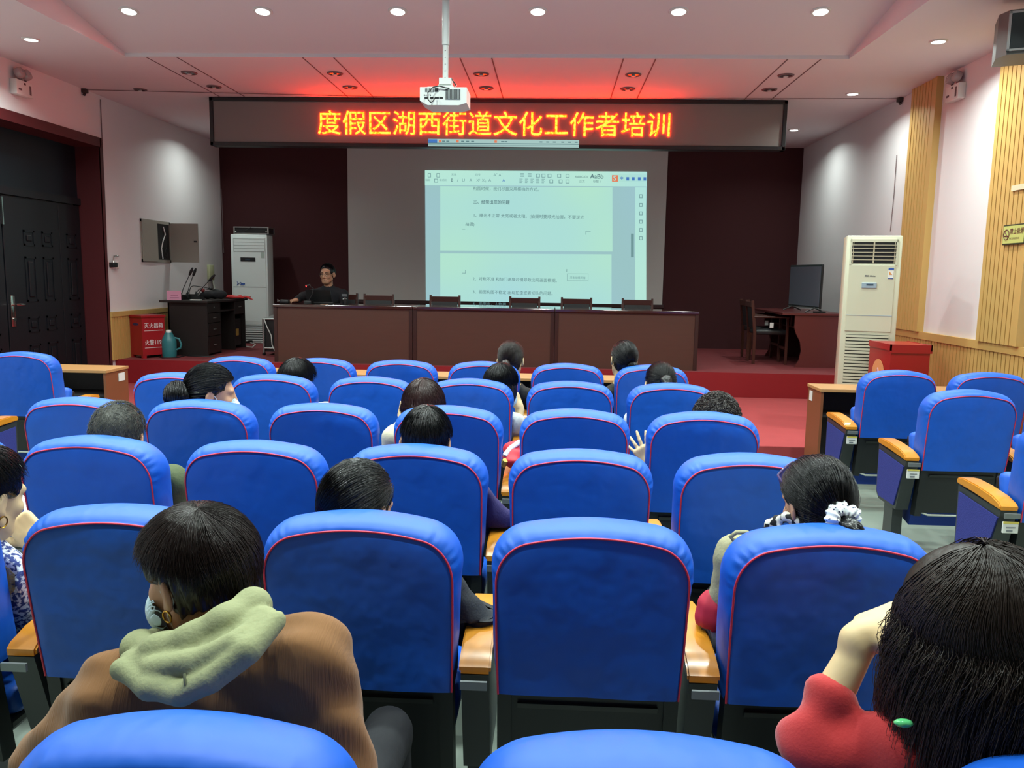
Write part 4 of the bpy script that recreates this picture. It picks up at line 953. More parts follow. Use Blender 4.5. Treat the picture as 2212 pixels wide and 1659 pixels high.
# ================================================================== desks in front of the first row
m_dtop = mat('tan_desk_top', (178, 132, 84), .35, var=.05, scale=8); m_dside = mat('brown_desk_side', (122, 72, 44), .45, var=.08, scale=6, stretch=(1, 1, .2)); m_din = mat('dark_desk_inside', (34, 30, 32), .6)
def front_desk(x0, x1, y0, y1, lab, stick=None, topm=None):
    t = thing('front_row_desk', lab, 'desk', (x0, y0, 0), 0, 'low desks in front of the seats'); W_ = x1 - x0; D_ = y1 - y0
    MB().box(-.01, W_ + .01, -.01, D_, .725, .75, .003).build('desk_top', topm or m_dtop, t)
    n = max(2, round(W_ / 1.2)); 
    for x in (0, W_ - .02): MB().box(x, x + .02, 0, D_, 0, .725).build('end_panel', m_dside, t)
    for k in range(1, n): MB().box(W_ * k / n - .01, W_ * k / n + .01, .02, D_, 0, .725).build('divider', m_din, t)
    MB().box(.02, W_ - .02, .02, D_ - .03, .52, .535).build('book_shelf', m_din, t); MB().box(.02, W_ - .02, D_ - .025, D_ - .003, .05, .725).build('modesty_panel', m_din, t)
    if stick == 'L': MB().box(-.004, 0, D_ - .12, D_ - .05, .62, .70).build('label_sticker', m_label, t)
    if stick == 'R': MB().box(W_, W_ + .004, D_ - .16, D_ - .06, .63, .70).build('label_sticker', m_label, t)
front_desk(2.14, 3.72, 6.47, 6.80, 'brown open fronted desk before the seats by the right wall', 'L')
front_desk(-5.40, -3.76, 6.62, 6.98, 'brown open fronted desk before the black door', 'R')
front_desk(-2.75, 1.13, 6.73, 7.06, 'long low desk between the middle seats and the stage step')
# red bag left on an armrest
t = thing('red_bag', 'red and white cloth bag on the armrest between two seats', 'bag', (X0 - PX / 2 + .01, 3.585 + .27, .668))
V, Q = surface([ell((0, .02, .05), (.05, .11, .05), k=.03), ell((-.01, .07, .085), (.045, .07, .035), k=.03), cap((-.03, -.05, .06), (.03, .10, .10), .025, k=.03)], .007, disp=lambda P: .006 * np.sin(P[:, 1] * 70 + P[:, 2] * 40))
np_mesh('bag_body', V, Q, mat('red_bag_cloth', (200, 36, 52), .6), t)
MB().tube([(-.045, -.06, .075), (-.02, -.03, .105), (.02, .03, .125), (.05, .06, .115)], .013, n=8).build('white_band', m_white, t, smooth=70)
MB().tube([(-.05, -.07, .03), (-.04, -.085, .06)], .014, n=8).build('yellow_tag', mat('yellow_card', (186, 170, 70), .6), t, smooth=70)
# ================================================================== people
A3 = lambda *v: np.array(v, float)
def rot3(yaw=0, pitch=0, roll=0):
    """yaw: turns the face to the left; pitch: bows it down; roll: leans it to the right"""
    return np.array(Matrix.Rotation(R(yaw), 3, 'Z') @ Matrix.Rotation(R(-pitch), 3, 'X') @ Matrix.Rotation(R(roll), 3, 'Y'))
def head_prims(neck=True):
    P = [ell((0, -.012, .028), (.074, .096, .089), k=.02), ell((0, .030, -.030), (.058, .064, .085), k=.025), ell((0, .062, -.088), (.026, .024, .022), k=.025),
         cap((-.052, .0, -.055), (-.022, .066, -.088), .016, .016, k=.03), cap((.052, .0, -.055), (.022, .066, -.088), .016, .016, k=.03),
         cap((-.04, .078, .026), (.04, .078, .026), .012, k=.02), cap((0, .090, .014), (0, .107, -.026), .008, .0125, k=.012), ell((-.014, .095, -.032), (.010, .010, .008), k=.008), ell((.014, .095, -.032), (.010, .010, .008), k=.008),
         ell((-.038, .066, -.022), (.024, .022, .022), k=.02), ell((.038, .066, -.022), (.024, .022, .022), k=.02),
         ell((-.032, .096, .008), (.018, .014, .011), k=.012, op='s'), ell((.032, .096, .008), (.018, .014, .011), k=.012, op='s'),
         ell((-.031, .077, .006), (.015, .011, .009), k=.004), ell((.031, .077, .006), (.015, .011, .009), k=.004),
         cap((-.02, .086, -.057), (.02, .086, -.057), .0065, k=.008), cap((-.016, .086, -.067), (.016, .086, -.067), .0075, k=.008), cap((-.022, .098, -.0615), (.022, .098, -.0615), .003, k=.005, op='s')]
    for s in (-1, 1):
        Re = np.array(Matrix.Rotation(R(22 * s), 3, 'Z') @ Matrix.Rotation(R(-8), 3, 'X'))
        P += [ell((s * .084, -.014, -.004), (.0075, .021, .033), Re, k=.008), ell((s * .090, -.006, .001), (.005, .012, .020), Re, k=.006, op='s'), ell((s * .080, -.003, -.031), (.006, .008, .010), k=.006)]
    return P
def frame(d, up):
    y = np.array(d, float); y /= np.linalg.norm(y); z = np.array(up, float); z -= y * (z @ y); z /= np.linalg.norm(z); return np.stack([np.cross(y, z), y, z], -1)
def hand_prims(side=1, curl=(.3, .35, .4, .45), spread=.12, thumb=.6, tcurl=.3, k=.006):
    """wrist at 0, fingers along +y, back of the hand +z; side 1 right hand, -1 left hand (thumb on the other side)"""
    P = [rbox((0, .048, 0), (.030, .036, .004), rad=.011, k=.012), cap((0, -.02, 0), (0, .02, 0), .024, .024, k=.02)]
    for i, (x, y, L, r) in enumerate(((-.031, .084, .070, .0088), (-.0105, .090, .078, .009), (.0105, .086, .072, .0086), (.030, .076, .056, .0078))):
        an = spread * (i - 1.4); p = A3(x * side, y, 0); a = 0.0
        P.append(cap((x * side * .55, .03, .004), p, .0085, .0095, k=.01))
        for j, fr in enumerate((.44, .31, .25)):
            a += curl[i] * (1, 1.15, .8)[j]; d = A3(math.sin(an) * side * math.cos(a), math.cos(an) * math.cos(a), -math.sin(a)); q = p + d * L * fr
            P.append(cap(p, q, r * (1 - .1 * j), r * (.92 - .1 * j), k=k * .6)); p = q
    p = A3(-.026 * side, .016, -.004); a = 0
    for j, L in enumerate((.042, .032, .026)):
        an = thumb + (-.25 if j else 0) * tcurl - .35 * j * tcurl
        d = A3(-math.sin(an) * side, math.cos(an), -.35 - .2 * j * tcurl); d /= np.linalg.norm(d); q = p + d * L
        P.append(cap(p, q, (.0135, .0105, .0092)[j], (.011, .0095, .0078)[j], k=.012 if j == 0 else .005)); p = q
    return P
def tubes_np(paths, r, taper=.35):
    paths = np.asarray(paths); n, k, _ = paths.shape
    T = np.gradient(paths, axis=1); T /= np.linalg.norm(T, axis=2, keepdims=True) + 1e-9
    ref = np.array([.31, .52, .79]); a = np.cross(T, ref); a /= np.linalg.norm(a, axis=2, keepdims=True) + 1e-9; b = np.cross(T, a)
    rr = (r * np.linspace(1, taper, k))[None, :, None, None]; an = np.arange(3) * 2.0944
    V = paths[:, :, None, :] + rr * (a[:, :, None, :] * np.cos(an)[None, None, :, None] + b[:, :, None, :] * np.sin(an)[None, None, :, None])
    base = (np.arange(n)[:, None, None] * k + np.arange(k - 1)[None, :, None]) * 3; j = np.arange(3)[None, None, :]; j2 = (j + 1) % 3
    Q = np.stack([base + j, base + j2, base + 3 + j2, base + 3 + j], -1).reshape(-1, 4)
    return V.reshape(-1, 3), Q
def curls(rg, c0, d, ra, rb):
    N = len(d); K = 14; u = np.linspace(0, 1, K); ax_ = rg.normal(0, 1, (N, 3)); x_ = np.cross(d, ax_); x_ /= np.linalg.norm(x_, axis=1, keepdims=True); y_ = np.cross(d, x_)
    rr = rg.uniform(ra, rb, N)[:, None, None]; a = u[None, :, None] * rg.uniform(5, 10, N)[:, None, None] + rg.uniform(0, 6, N)[:, None, None]
    return c0[:, None] + rr * (x_[:, None] * np.cos(a) + d[:, None] * np.sin(a) * .9) + y_[:, None] * (u[None, :, None] - .5) * .022 + d[:, None] * .004
def hmat(name, rgb, rough=.3):
    return mat(name, rgb, rough, var=.35, scale=40, bump=.55, bscale=75, stretch=(1, 1, .22), spec=.42, bdist=.006)
HC, HR = A3(0, -.014, .030), A3(.086, .107, .104)
def hair(parent, m, style, Rh, ph, s, origin, n=700, seed=1, h=.007, **o):
    rg = np.random.default_rng(seed); vol = o.get('vol', 1.0); P = []; paths = []
    hr = HR * vol * A3(1, 1, o.get('hz', 1))
    wd = A3(o.get('wx', 0), -.38, .92); wd /= np.linalg.norm(wd); e1 = A3(0, 1, 0) - wd * wd[1]; e1 /= np.linalg.norm(e1); e2 = np.cross(wd, e1)
    face = [ell((0, .105, -.035), (.070, .085, .088), k=.012, op='s'), rbox((0, .12, -.02), (.05, .05, .07), rad=.02, k=.015, op='s')]
    if style not in ('bob', 'long', 'curly'): face = face + [ell((sg * .080, .046, -.050), (.036, .056, .066), k=.01, op='s') for sg in (-1, 1)]
    if style in ('tail', 'bun', 'lowbun', 'scrunchie'): face = face + [ell((0, .100, -.030), (.080, .082, .088), k=.012, op='s')] + [ell((sg * .082, .062, .0), (.034, .044, .044), k=.01, op='s') for sg in (-1, 1)]
    ears = [ell((sg * .088, .004, -.012), (.024, .028, .036), k=.008, op='s') for sg in (-1, 1)]
    nape = lambda z: [rbox((0, -.0, z - .15), (.2, .2, .15), rad=.0, k=.015, op='s')]
    streak = lambda amp, fq: (lambda X: amp * np.sin(np.arctan2((X - HC) @ e2, (X - HC) @ e1) * fq + 4 * np.sin(X[:, 2] * 25) + 2 * np.sin(X[:, 1] * 40)))
    dsp = streak(o.get('lump', .0022), o.get('fq', 34))
    if style == 'bun' and o.get('curl'):
        d0_ = dsp; b0_ = A3(*o['bun']); dsp = lambda X: d0_(X) + .009 * np.sin(X[:, 0] * 170) * np.sin(X[:, 1] * 160) * np.sin(X[:, 2] * 180) * (np.linalg.norm(X - b0_, axis=1) < .075)
    def mer(ph_, th, lim, drop):
        """points from the crown along the meridian ph_ to angle th, then hanging down by drop"""
        d = np.cos(th)[..., None] * wd + np.sin(th)[..., None] * (np.cos(ph_)[..., None] * e1 + np.sin(ph_)[..., None] * e2); return HC + hr * d
    if style in ('short', 'bob', 'buzz', 'long'):
        zb = {'short': o.get('nape', -.07), 'bob': -.085, 'buzz': -.075, 'long': -.09}[style]
        sk = .93 if style == 'long' else .965
        P = [ell(HC, hr * sk, k=.02), ell((0, -.03, -.02), (.075 * vol, .079 * vol, .09), k=.025)]
        if style == 'bob': P += [ell((-.062 * vol, .0, -.03), (.034, .07, .075), k=.03), ell((.062 * vol, .0, -.03), (.034, .07, .075), k=.03)]
        if o.get('fringe', 0): face = [ell((0, .125, -.05 - .0), (.066, .085, .085), k=.012, op='s')]
        P += face + (ears if style in ('short', 'buzz') and not o.get('noears') else []) + nape(zb)
        N = n; ph_ = rg.uniform(-math.pi, math.pi, N); c = np.cos(ph_)
        endf, ends, endb = o.get('ends', (1.15, 1.65, 2.0)); te = np.where(c > 0, ends + (endf - ends) * c ** 2, ends + (endb - ends) * c ** 2) * rg.uniform(.82, 1.04, N)
        t0 = te * rg.uniform(0, .72, N); K = 9; u = np.linspace(0, 1, K)[None]
        if style == 'buzz': t0 = te * rg.uniform(0, 1, N) ** .6; te = t0 + .10; K = 4; u = np.linspace(0, 1, K)[None]
        th = t0[:, None] + (te - t0)[:, None] * u; pw = ph_[:, None] + rg.normal(0, .12, N)[:, None] * u + o.get('swirl', .5) * th * .3
        pts = mer(pw, th, None, 0); off = (rg.uniform(.0, .008, N)[:, None] + o.get('lift', .006) * u ** 2 * rg.uniform(0, 1, N)[:, None])[..., None]
        dn = (pts - HC); dn /= np.linalg.norm(dn, axis=2, keepdims=True); pts = pts + dn * off
        if style == 'bob' or style == 'long':
            low = pts[..., 2] < HC[2] - .02; pts[..., :2] = np.where(low[..., None], HC[:2] + (pts[..., :2] - HC[:2]) * 1.10, pts[..., :2])
        if style == 'long':
            dv = Rh.T @ A3(0, 0, -1); pts = mer(pw * 0 + ph_[:, None], th, None, 0)
            N2 = 5200; f2 = rg.uniform(-math.pi, math.pi, N2); f2 = f2[np.abs(f2) > .42]; N2 = len(f2); t2 = rg.uniform(.03, 1.3, N2)[:, None] + (1.62 - 0) * np.linspace(0, 1, 7)[None]; t2 = np.minimum(t2, rg.uniform(1.42, 1.85, N2)[:, None] + .004 * np.arange(7)[None])
            top = mer(f2[:, None] + .25 * np.sin(t2 * 2 + f2[:, None]), t2, None, 0); top = HC + (top - HC) * rg.uniform(1.0, 1.07, N2)[:, None, None]
            un = np.linspace(.08, 1, 9)[None, :, None]; ln = rg.uniform(.05, .27, N2)[:, None, None]; last = top[:, -1:]; out = last - HC; out[..., 2] = 0
            wv = rg.uniform(.003, .015, N2)[:, None, None]; sd_ = rg.uniform(0, 6, N2)[:, None, None]
            hang = last + dv * ln * un + out * (.07 * np.sqrt(un) + .10 * np.sin(un * 2.6) - .14 * un * un) + wv * np.concatenate([np.sin(un * 7 + sd_), np.cos(un * 6 + sd_), 0 * un + 0 * sd_], -1)
            paths.append(np.concatenate([top, hang], 1)); paths.append(pts[np.abs(ph_) < .8])
            for f_ in (.75, 1.15, 1.6, 2.1, 2.6, 3.14, -2.6, -2.1, -1.6, -1.15, -.75):
                q0 = mer(np.array([f_]), np.array([1.45]), None, 0)[0]; q0 = HC + (q0 - HC) * .68; P += [cap(q0, q0 + dv * .12, .032, .032, k=.02), cap(q0 + dv * .12, q0 + dv * (.19 + .03 * math.cos(f_ * 3)), .032, .012, k=.02)]
            continue_ = True
        else: paths.append(pts)
    elif style in ('tail', 'bun', 'lowbun', 'scrunchie'):
        tie = A3(*o.get('tie', (0, -.118, -.01)))
        P = [ell(HC, hr * .965, k=.02), ell((0, -.035, -.03), (.064, .064, .07), k=.025)] + face + [ell((sg * .092, .01, -.02), (.026, .034, .04), k=.008, op='s') for sg in (-1, 1)] + nape(-.085)
        N = n; K = 9; u = np.linspace(0, 1, K)[None]; az = rg.uniform(-math.pi, math.pi, N); el = np.where(np.abs(az) < 1.1, rg.uniform(.35, 1.0, N), rg.uniform(-.75, .9, N))
        d0 = np.stack([np.sin(az) * np.cos(el), np.cos(az) * np.cos(el), np.sin(el)], -1); d1 = (tie - HC) / hr; d1 /= np.linalg.norm(d1)
        om = np.arccos(np.clip(d0 @ d1, -.99, .99))[:, None]; om = np.maximum(om, .15)
        w0 = np.sin((1 - u) * om) / np.sin(om); w1 = np.sin(u * om) / np.sin(om); d = w0[..., None] * d0[:, None] + w1[..., None] * d1 + rg.normal(0, .02, (N, 1, 3))
        ok = ~((d0[:, 1] > .55) & (d0[:, 2] < .4)); pts = (HC + hr * d * (.99 + rg.uniform(0, .035, N)[:, None, None]))[ok]; paths.append(pts)
        if style in ('tail', 'scrunchie'):
            tp = [tie + A3(*q) for q in o.get('tail', ((0, 0, 0), (0, -.035, -.01), (0, -.06, -.06), (0, -.05, -.13)))]; rr = o.get('tr', (.016, .028, .026, .012))
            for i in range(len(tp) - 1): P.append(cap(tp[i], tp[i + 1], rr[i], rr[i + 1], k=.02))
            M_ = n // 3; uu = np.linspace(0, 1, 8); C = np.stack([np.interp(uu, np.linspace(0, 1, len(tp)), np.array(tp)[:, i]) for i in range(3)], -1); ri = np.interp(uu, np.linspace(0, 1, len(tp)), rr)
            v = rg.normal(0, 1, (M_, 3)); v /= np.linalg.norm(v, axis=1, keepdims=True); paths.append(C[None] + v[:, None] * (ri[None, :, None] * 1.03) + rg.normal(0, .002, (M_, 8, 3)))
        else:
            bc = A3(*o.get('bun', (0, -.145, -.01))); br = A3(*o.get('br', (.04, .032, .036)))
            P.append(ell(bc, br, k=.012)); M_ = n // 2; K2 = 12; a0 = rg.uniform(0, 6.28, M_)[:, None] + np.linspace(0, 3.4, K2)[None]; tl = rg.uniform(-1.2, 1.2, M_)[:, None]
            q = np.stack([np.cos(a0) * np.cos(tl), np.sin(tl) * np.ones_like(a0), np.sin(a0) * np.cos(tl)], -1); paths.append(bc + br * q * (1.0 + rg.uniform(0, .10 if not o.get('curl') else .35, M_)[:, None, None]))
            if o.get('curl'):
                d = rg.normal(0, 1, (700, 3)); d /= np.linalg.norm(d, axis=1, keepdims=True); paths.append(curls(rg, bc + br * d, d, .007, .014))
    elif style == 'curly':
        P = [ell(HC + A3(0, 0, .008), hr * 1.10, k=.02), ell((0, -.03, -.02), (.085, .088, .085), k=.03)] + face + nape(-.08)
        dsp = lambda X: .007 * np.sin(X[:, 0] * 190) * np.sin(X[:, 1] * 180) * np.sin(X[:, 2] * 200)
        N = n; d = rg.normal(0, 1, (N, 3)); d /= np.linalg.norm(d, axis=1, keepdims=True); d = d[~((d[:, 1] > .35) & (d[:, 2] < .25)) & (d[:, 2] > -.6)]; N = len(d)
        paths.append(curls(rg, HC + A3(0, 0, .008) + hr * 1.08 * d, d, .008, .017))
    P = P + o.get('extra', [])
    bans = [(A3(0, .108, -.035), A3(.064, .080, .084))] + ([] if style in ('bob', 'long', 'curly') else [(A3(sg * .088, .002, -.010), A3(.030, .030, .038)) for sg in (-1, 1)])
    paths = [q_[~np.any([np.any((((q_ - bc_) / br_) ** 2).sum(-1) < 1, axis=1) for bc_, br_ in bans], axis=0)] for q_ in (np.asarray(q0) for q0 in paths)]
    V, Q = surface(P, h, disp=dsp); V = V * s
    pr = o.get('sr', .0007)
    VS = [V]; QS = [Q]; b = len(V)
    for p in paths + o.get('paths', []):
        v, q = tubes_np(np.asarray(p) * s, pr); VS.append(v); QS.append(q + b); b += len(v)
    V = np.concatenate(VS) @ Rh.T + ph
    return np_mesh('hair', V, np.concatenate(QS), m, parent, origin)
m_skin = mat('skin', (196, 148, 116), .5, var=.05, scale=30, spec=.4); m_skinp = mat('pale_skin', (214, 186, 140), .5, var=.04, scale=30, spec=.4)
m_trou = mat('black_trousers', (22, 23, 28), .85, bump=.3, bscale=30); m_shoe = mat('black_shoes', (20, 20, 22), .5)
m_mask = mat('pale_blue_mask', (188, 214, 224), .8)
def wrinkle(amp, fr=38, seed=0):
    r = np.random.default_rng(seed); K = r.normal(0, fr, (5, 3)); p = r.uniform(0, 6.3, 5)
    return lambda X: amp * (np.sin(X @ K[0] + p[0] + 1.3 * np.sin(X @ K[1] * .5 + p[1])) * .6 + np.sin(X @ K[2] * 1.4 + p[2]) * .4)
def person(label, seat_x, seat_y, head, top, hairkw, skin=None, shoulders=None, nb=None, arms=None, floor=0.0, hip=None, facing=1, sleeve=(.058, .050, .042), h=.012, hh=.0065, trousers=None,
           wr=.004, cuff=True, torso_r=1.0, shoulder_w=.165, sit=.415, collar=True, cat='person', top_name='top', long_sleeve=True, hands=None, knees=None):
    """a seated person: one continuous body, with hair, top, trousers and shoes over it"""
    ph, yaw, pitch, roll, s = head; ph = np.array(ph, float); Rh = rot3(yaw, pitch, roll); skin = skin or m_skin
    f = facing
    origin = A3(seat_x, seat_y, floor)
    nb = np.array(nb, float) if nb is not None else ph + Rh @ A3(0, -.045, -.165) * s
    if shoulders is None: shoulders = (nb + A3(-shoulder_w, .01 * f, -.065), nb + A3(shoulder_w, .01 * f, -.065))
    SL_, SR_ = [np.array(q, float) for q in shoulders]; zs = floor + sit + .102
    hip = np.array(hip, float) if hip is not None else A3(seat_x, seat_y + f * .40, zs)
    if arms is None: arms = (None, None)
    A = []
    for sd, sh, ar in ((-1, SL_, arms[0]), (1, SR_, arms[1])):
        if ar is None: el_ = sh + A3(sd * .01, f * .12, -.22); wr_ = el_ + A3(-sd * .09, f * .20, -.005); ar = (el_, wr_, dict(dir=(-sd * .5, f * .8, -.3), up=(sd * .2, 0, 1)))
        A.append((sd, sh, np.array(ar[0], float), np.array(ar[1], float), ar[2] if len(ar) > 2 else dict(dir=np.array(ar[1]) - np.array(ar[0]), up=(0, 0, 1))))
    mid = (nb + hip) / 2; chest = nb + (hip - nb) * .38 + A3(0, f * .015, 0); ax = (SR_ - SL_); ax /= np.linalg.norm(ax)
    upv = (nb - hip) / np.linalg.norm(nb - hip); fw = np.cross(upv, ax); Rt = np.stack([ax, fw / np.linalg.norm(fw), np.cross(ax, fw / np.linalg.norm(fw))], -1)
    L_ = np.linalg.norm(nb - hip); W = np.linalg.norm(SR_ - SL_) / 2
    def torso(g):
        return [ell(nb + (hip - nb) * .40, ((W * .86 + g) * torso_r, (.098 + g) * torso_r, L_ * .42 + g), Rt, k=.05), ell(nb + (hip - nb) * .78, ((.145 + g) * torso_r, (.108 + g) * torso_r, L_ * .34 + g), Rt, k=.05),
                ell(hip, (.165 + g, .115 + g, .085 + g), Rt, k=.05), cap(nb + (hip - nb) * .08, SL_, .05 + g, .052 + g, k=.05), cap(nb + (hip - nb) * .08, SR_, .05 + g, .052 + g, k=.05)]
    legs = []; feet = []
    for sd in (-1, 1):
        kn = A3(hip[0] + sd * .10, hip[1] + f * .36, zs) if knees is None else np.array(knees[0 if sd < 0 else 1], float); an = A3(kn[0], kn[1] + f * .03, floor + .10)
        legs.append((A3(hip[0] + sd * .085, hip[1] + f * .02, zs - .005), kn, an)); feet.append((an + A3(0, -f * .03, -.055), an + A3(0, f * .14, -.065)))
    B = xf(head_prims(), Rh, ph, s) + [cap(ph + Rh @ A3(0, -.03, -.06) * s, nb + (hip - nb) * .05, .050 * s, .056 * s, k=.03)] + torso(-.012)
    fine = [(ph - .135 * s, ph + .135 * s, hh)]
    press = (lambda V_: press_seat(V_, seat_x, seat_y)) if f > 0 else (lambda V_: press_stage(V_, -2.96, 0))
    for sd, sh, el_, wr_, hd in A:
        B += [cap(sh, el_, .040, .034, k=.03), cap(el_, wr_, .036, .024, k=.02)]
        dflt = dict(side=sd, curl=hd.get('curl', (.45, .5, .55, .6)), spread=hd.get('spread', .08), thumb=hd.get('thumb', .5), tcurl=hd.get('tcurl', .4))
        Rw = frame(hd['dir'], hd['up']); B += xf(hand_prims(**dflt), Rw, wr_, hd.get('s', .95))
        if hd.get('fine'): c_ = wr_ + Rw @ A3(0, .08, 0); fine.append((c_ - .125, c_ + .125, .0042))
    for a, b, c_ in legs: B += [cap(a, b, .066, .046, k=.04), cap(b, c_, .042, .032, k=.02)]
    for a, b in feet: B += [cap(a, b, .030, .024, k=.02)]
    V, Q = surface(B, h, fine)
    root = np_mesh('person', press(V), Q, skin, None, origin); root.location = origin; tag(root, label, cat, hairkw.get('group'))
    # clothes
    g = .012; T = torso(g)
    if collar: T.append(cap(nb + (hip - nb) * -.02, nb + (hip - nb) * .12, .058 * s, .072, k=.03))
    for sd, sh, el_, wr_, hd in A:
        ce = el_ + (wr_ - el_) * hd.get('cuff', .9)
        T += [cap(sh, el_, sleeve[0], sleeve[1], k=.03), cap(el_, ce, sleeve[1], sleeve[1] + (sleeve[2] - sleeve[1]) * hd.get('cuff', .9), k=.02)] if hd.get('cuff', .9) > 0 else [cap(sh, sh + (el_ - sh) * .55, sleeve[0], sleeve[1], k=.03)]
    for a, b, c_ in legs: T.append(cap(a, a + (b - a) * .12, .075, .072, k=.04))
    T.append(cap(ph, nb - (nb - ph) * .18, .045 * s, .050 * s, k=.012, op='s'))
    V, Q = surface(T + hairkw.get('top_extra', []), min(h, hairkw.get('top_h', h)), disp=wrinkle(wr, 34, len(label)))
    np_mesh(top_name, press(V), Q, top, root, origin)
    T = [ell(hip + A3(0, 0, -.01), (.17, .125, .075), k=.04)]
    for a, b, c_ in legs: T += [cap(a, b, .074, .056, k=.04), cap(b, c_ + A3(0, 0, .02), .054, .046, k=.02)]
    V, Q = surface(T, .014, disp=wrinkle(.004, 30, 5)); np_mesh('trousers', press(V), Q, trousers or m_trou, root, origin)
    for a, b in feet:
        V, Q = surface([cap(a, b, .038, .032, k=.02), rbox((a + b) / 2 - A3(0, 0, .02), (.03, .085, .006), rad=.008, k=.015)], .011); V[:, 2] = np.maximum(V[:, 2], floor + .004); np_mesh('shoe', V, Q, m_shoe, root, origin)
    hk = {k_: v for k_, v in hairkw.items() if k_ not in ('m', 'style', 'group', 'top_extra', 'top_h')}
    hair(root, hairkw['m'], hairkw['style'], Rh, ph, s, origin, **hk)
    return root, Rh, ph, s, origin
def press_seat(V, sx, sy):
    """cloth and body give way where they touch the seat: cushion, backrest, armrests"""
    V = V.copy(); x, y, z = V[:, 0] - sx, V[:, 1] - sy, V[:, 2]
    m = (np.abs(x) < .24) & (y > .15) & (y < .64) & (z > .30) & (z < .422); z[m] = .422
    yf = .158 + (HH - np.clip(z - Z0, 0, HH)) * SL; m = (z > .44) & (z < .985) & (np.abs(x) < .255) & (y < yf) & (y > -.06); y[m] = yf[m]
    m = (z < .588) & (z > .25) & (y < .49); x[m] = np.clip(x[m], -.244, .244)
    m = (z >= .588) & (z < .658) & (np.abs(x) > .243) & (np.abs(x) < .36) & (y < .49); z[m] = .659
    V[:, 0] = x + sx; V[:, 1] = y + sy; V[:, 2] = z
    return V
def press_stage(V, sx, sy):
    V = V.copy(); x, y, z = V[:, 0] - sx, V[:, 1], V[:, 2]
    m = (np.abs(x) < .22) & (y > 10.86) & (z > ZS + .36) & (z < ZS + .474); z[m] = ZS + .474
    m = (z < ZS + .665) & (z > ZS + .3) & (y > 10.86); x[m] = np.clip(x[m], -.17, .17)
    m = (z > 1.135) & (z < 1.193) & (y < 10.84); z[m] = np.where(z[m] > 1.162, 1.1935, 1.15)
    V[:, 0] = x + sx; return V
def mask_on(root, Rh, ph, s, origin):
    P = [ell((0, .048, -.058), (.077, .085, .062), k=.01), ell((0, .044, -.058), (.0745, .0815, .064), k=.003, op='s'), rbox((0, -.06, -.05), (.1, .07, .1), rad=0, k=.004, op='s')]
    V, Q = surface(P, .003); o = np_mesh('face_mask', (V * s) @ Rh.T + ph, Q, m_mask, root, origin)
    for sg in (-1, 1):
        L = MB()
        for z, z2 in ((-.035, .018), (-.08, -.03)): L.tube([tuple((Rh @ (A3(*q) * s)) + ph - origin) for q in ((sg * .058, .03, z), (sg * .074, .012, (z + z2) / 2 + .006), (sg * .082, -.014, z2))], .0022, n=6)
        L.build('ear_loop', m_white, o, smooth=80)
def local(root, name, mb_fn, m, Rh, ph, s, origin, smooth=60, parent=None):
    mb = MB(); mb_fn(mb); mb.v = [tuple((Rh @ (np.array(v) * s)) + ph - origin) for v in mb.v]; return mb.build(name, m, parent or root, smooth=smooth)
SY = {r: ROWY[r] - .07 for r in ROWY}
black, dkbr = hmat('black_hair', (13, 13, 15), .24), hmat('dark_brown_hair', (34, 24, 22))
GP = 'people in the audience'
def H(style, m=black, **k): return dict(m=m, style=style, group=GP, **k)

# --- brown corduroy jacket, green hood, mask (nearest, left)
m_cord = mat('brown_corduroy', (126, 85, 46), .9, bump=.4, bscale=90, stretch=(4.5, .4, .12), sheen=.1, bdist=.004)
m_hood = mat('sage_green_cotton', (142, 146, 108), .9, var=.05, scale=12, bump=.15, bscale=160)
W1 = lambda px, py, Y: at(px, py, Y=Y)
nb = W1(470, 1370, 1.33); Lw = W1(255, 1500, 1.27); Rw_ = W1(672, 1425, 1.30)
p = person('person in a brown corduroy jacket with a green hood, masked face turned left', cx(-1) - .022, SY['A'], (W1(430, 1238, 1.38), 62, 12, -6, .98), m_cord,
           H('short', dkbr, n=5200, seed=3, vol=1.06, hz=.88, lift=.010, nape=-.13, ends=(1.36, 1.42, 2.4), sr=.00055, noears=False, h=.005, wx=-.1, lump=.003, fq=28, top_h=.008), shoulders=(Lw, Rw_), nb=nb,
           arms=((W1(120, 1640, 1.34), W1(180, 1700, 1.62)), (W1(728, 1660, 1.30), W1(640, 1720, 1.6))), sleeve=(.070, .066, .055), hh=.004, h=.010, wr=.006, torso_r=1.12, top_name='corduroy_jacket', hip=(cx(-1), 1.42, .50))
mask_on(*p); root, Rh, ph, s, og = p
# draped hood: a thick collar roll round the neck and a pouch hanging on the back
c0 = nb
def HP(px, py, Y): return W1(px, py, Y)
hp = []
def roll(pts, r, k): 
    q = [HP(*p_) for p_ in pts]
    for i_ in range(len(q) - 1): hp.append(cap(q[i_], q[i_ + 1], r if i_ else r * .8, r if i_ < len(q) - 2 else r * .8, k=k))
roll(((345, 1375, 1.36), (300, 1400, 1.27), (345, 1408, 1.21), (420, 1386, 1.20), (490, 1345, 1.21), (548, 1305, 1.26), (520, 1300, 1.34)), .025, .02)
roll(((280, 1425, 1.22), (335, 1445, 1.17), (420, 1432, 1.150), (505, 1390, 1.155), (578, 1335, 1.215)), .020, .003)
roll(((265, 1445, 1.19), (325, 1485, 1.15), (395, 1496, 1.130), (455, 1466, 1.130), (535, 1405, 1.145), (594, 1342, 1.20)), .021, .003)
roll(((300, 1440, 1.21), (400, 1452, 1.180), (500, 1402, 1.185), (570, 1350, 1.22)), .034, .004)
roll(((330, 1420, 1.19), (430, 1418, 1.152), (520, 1362, 1.165)), .010, .004)
hp.append(cap(ph, nb + A3(0, 0, .01), .05, .056, k=.01, op='s'))
V, Q = surface(hp, .006, disp=wrinkle(.003, 40, 2)); hd = np_mesh('hood', V, Q, m_hood, root, og)
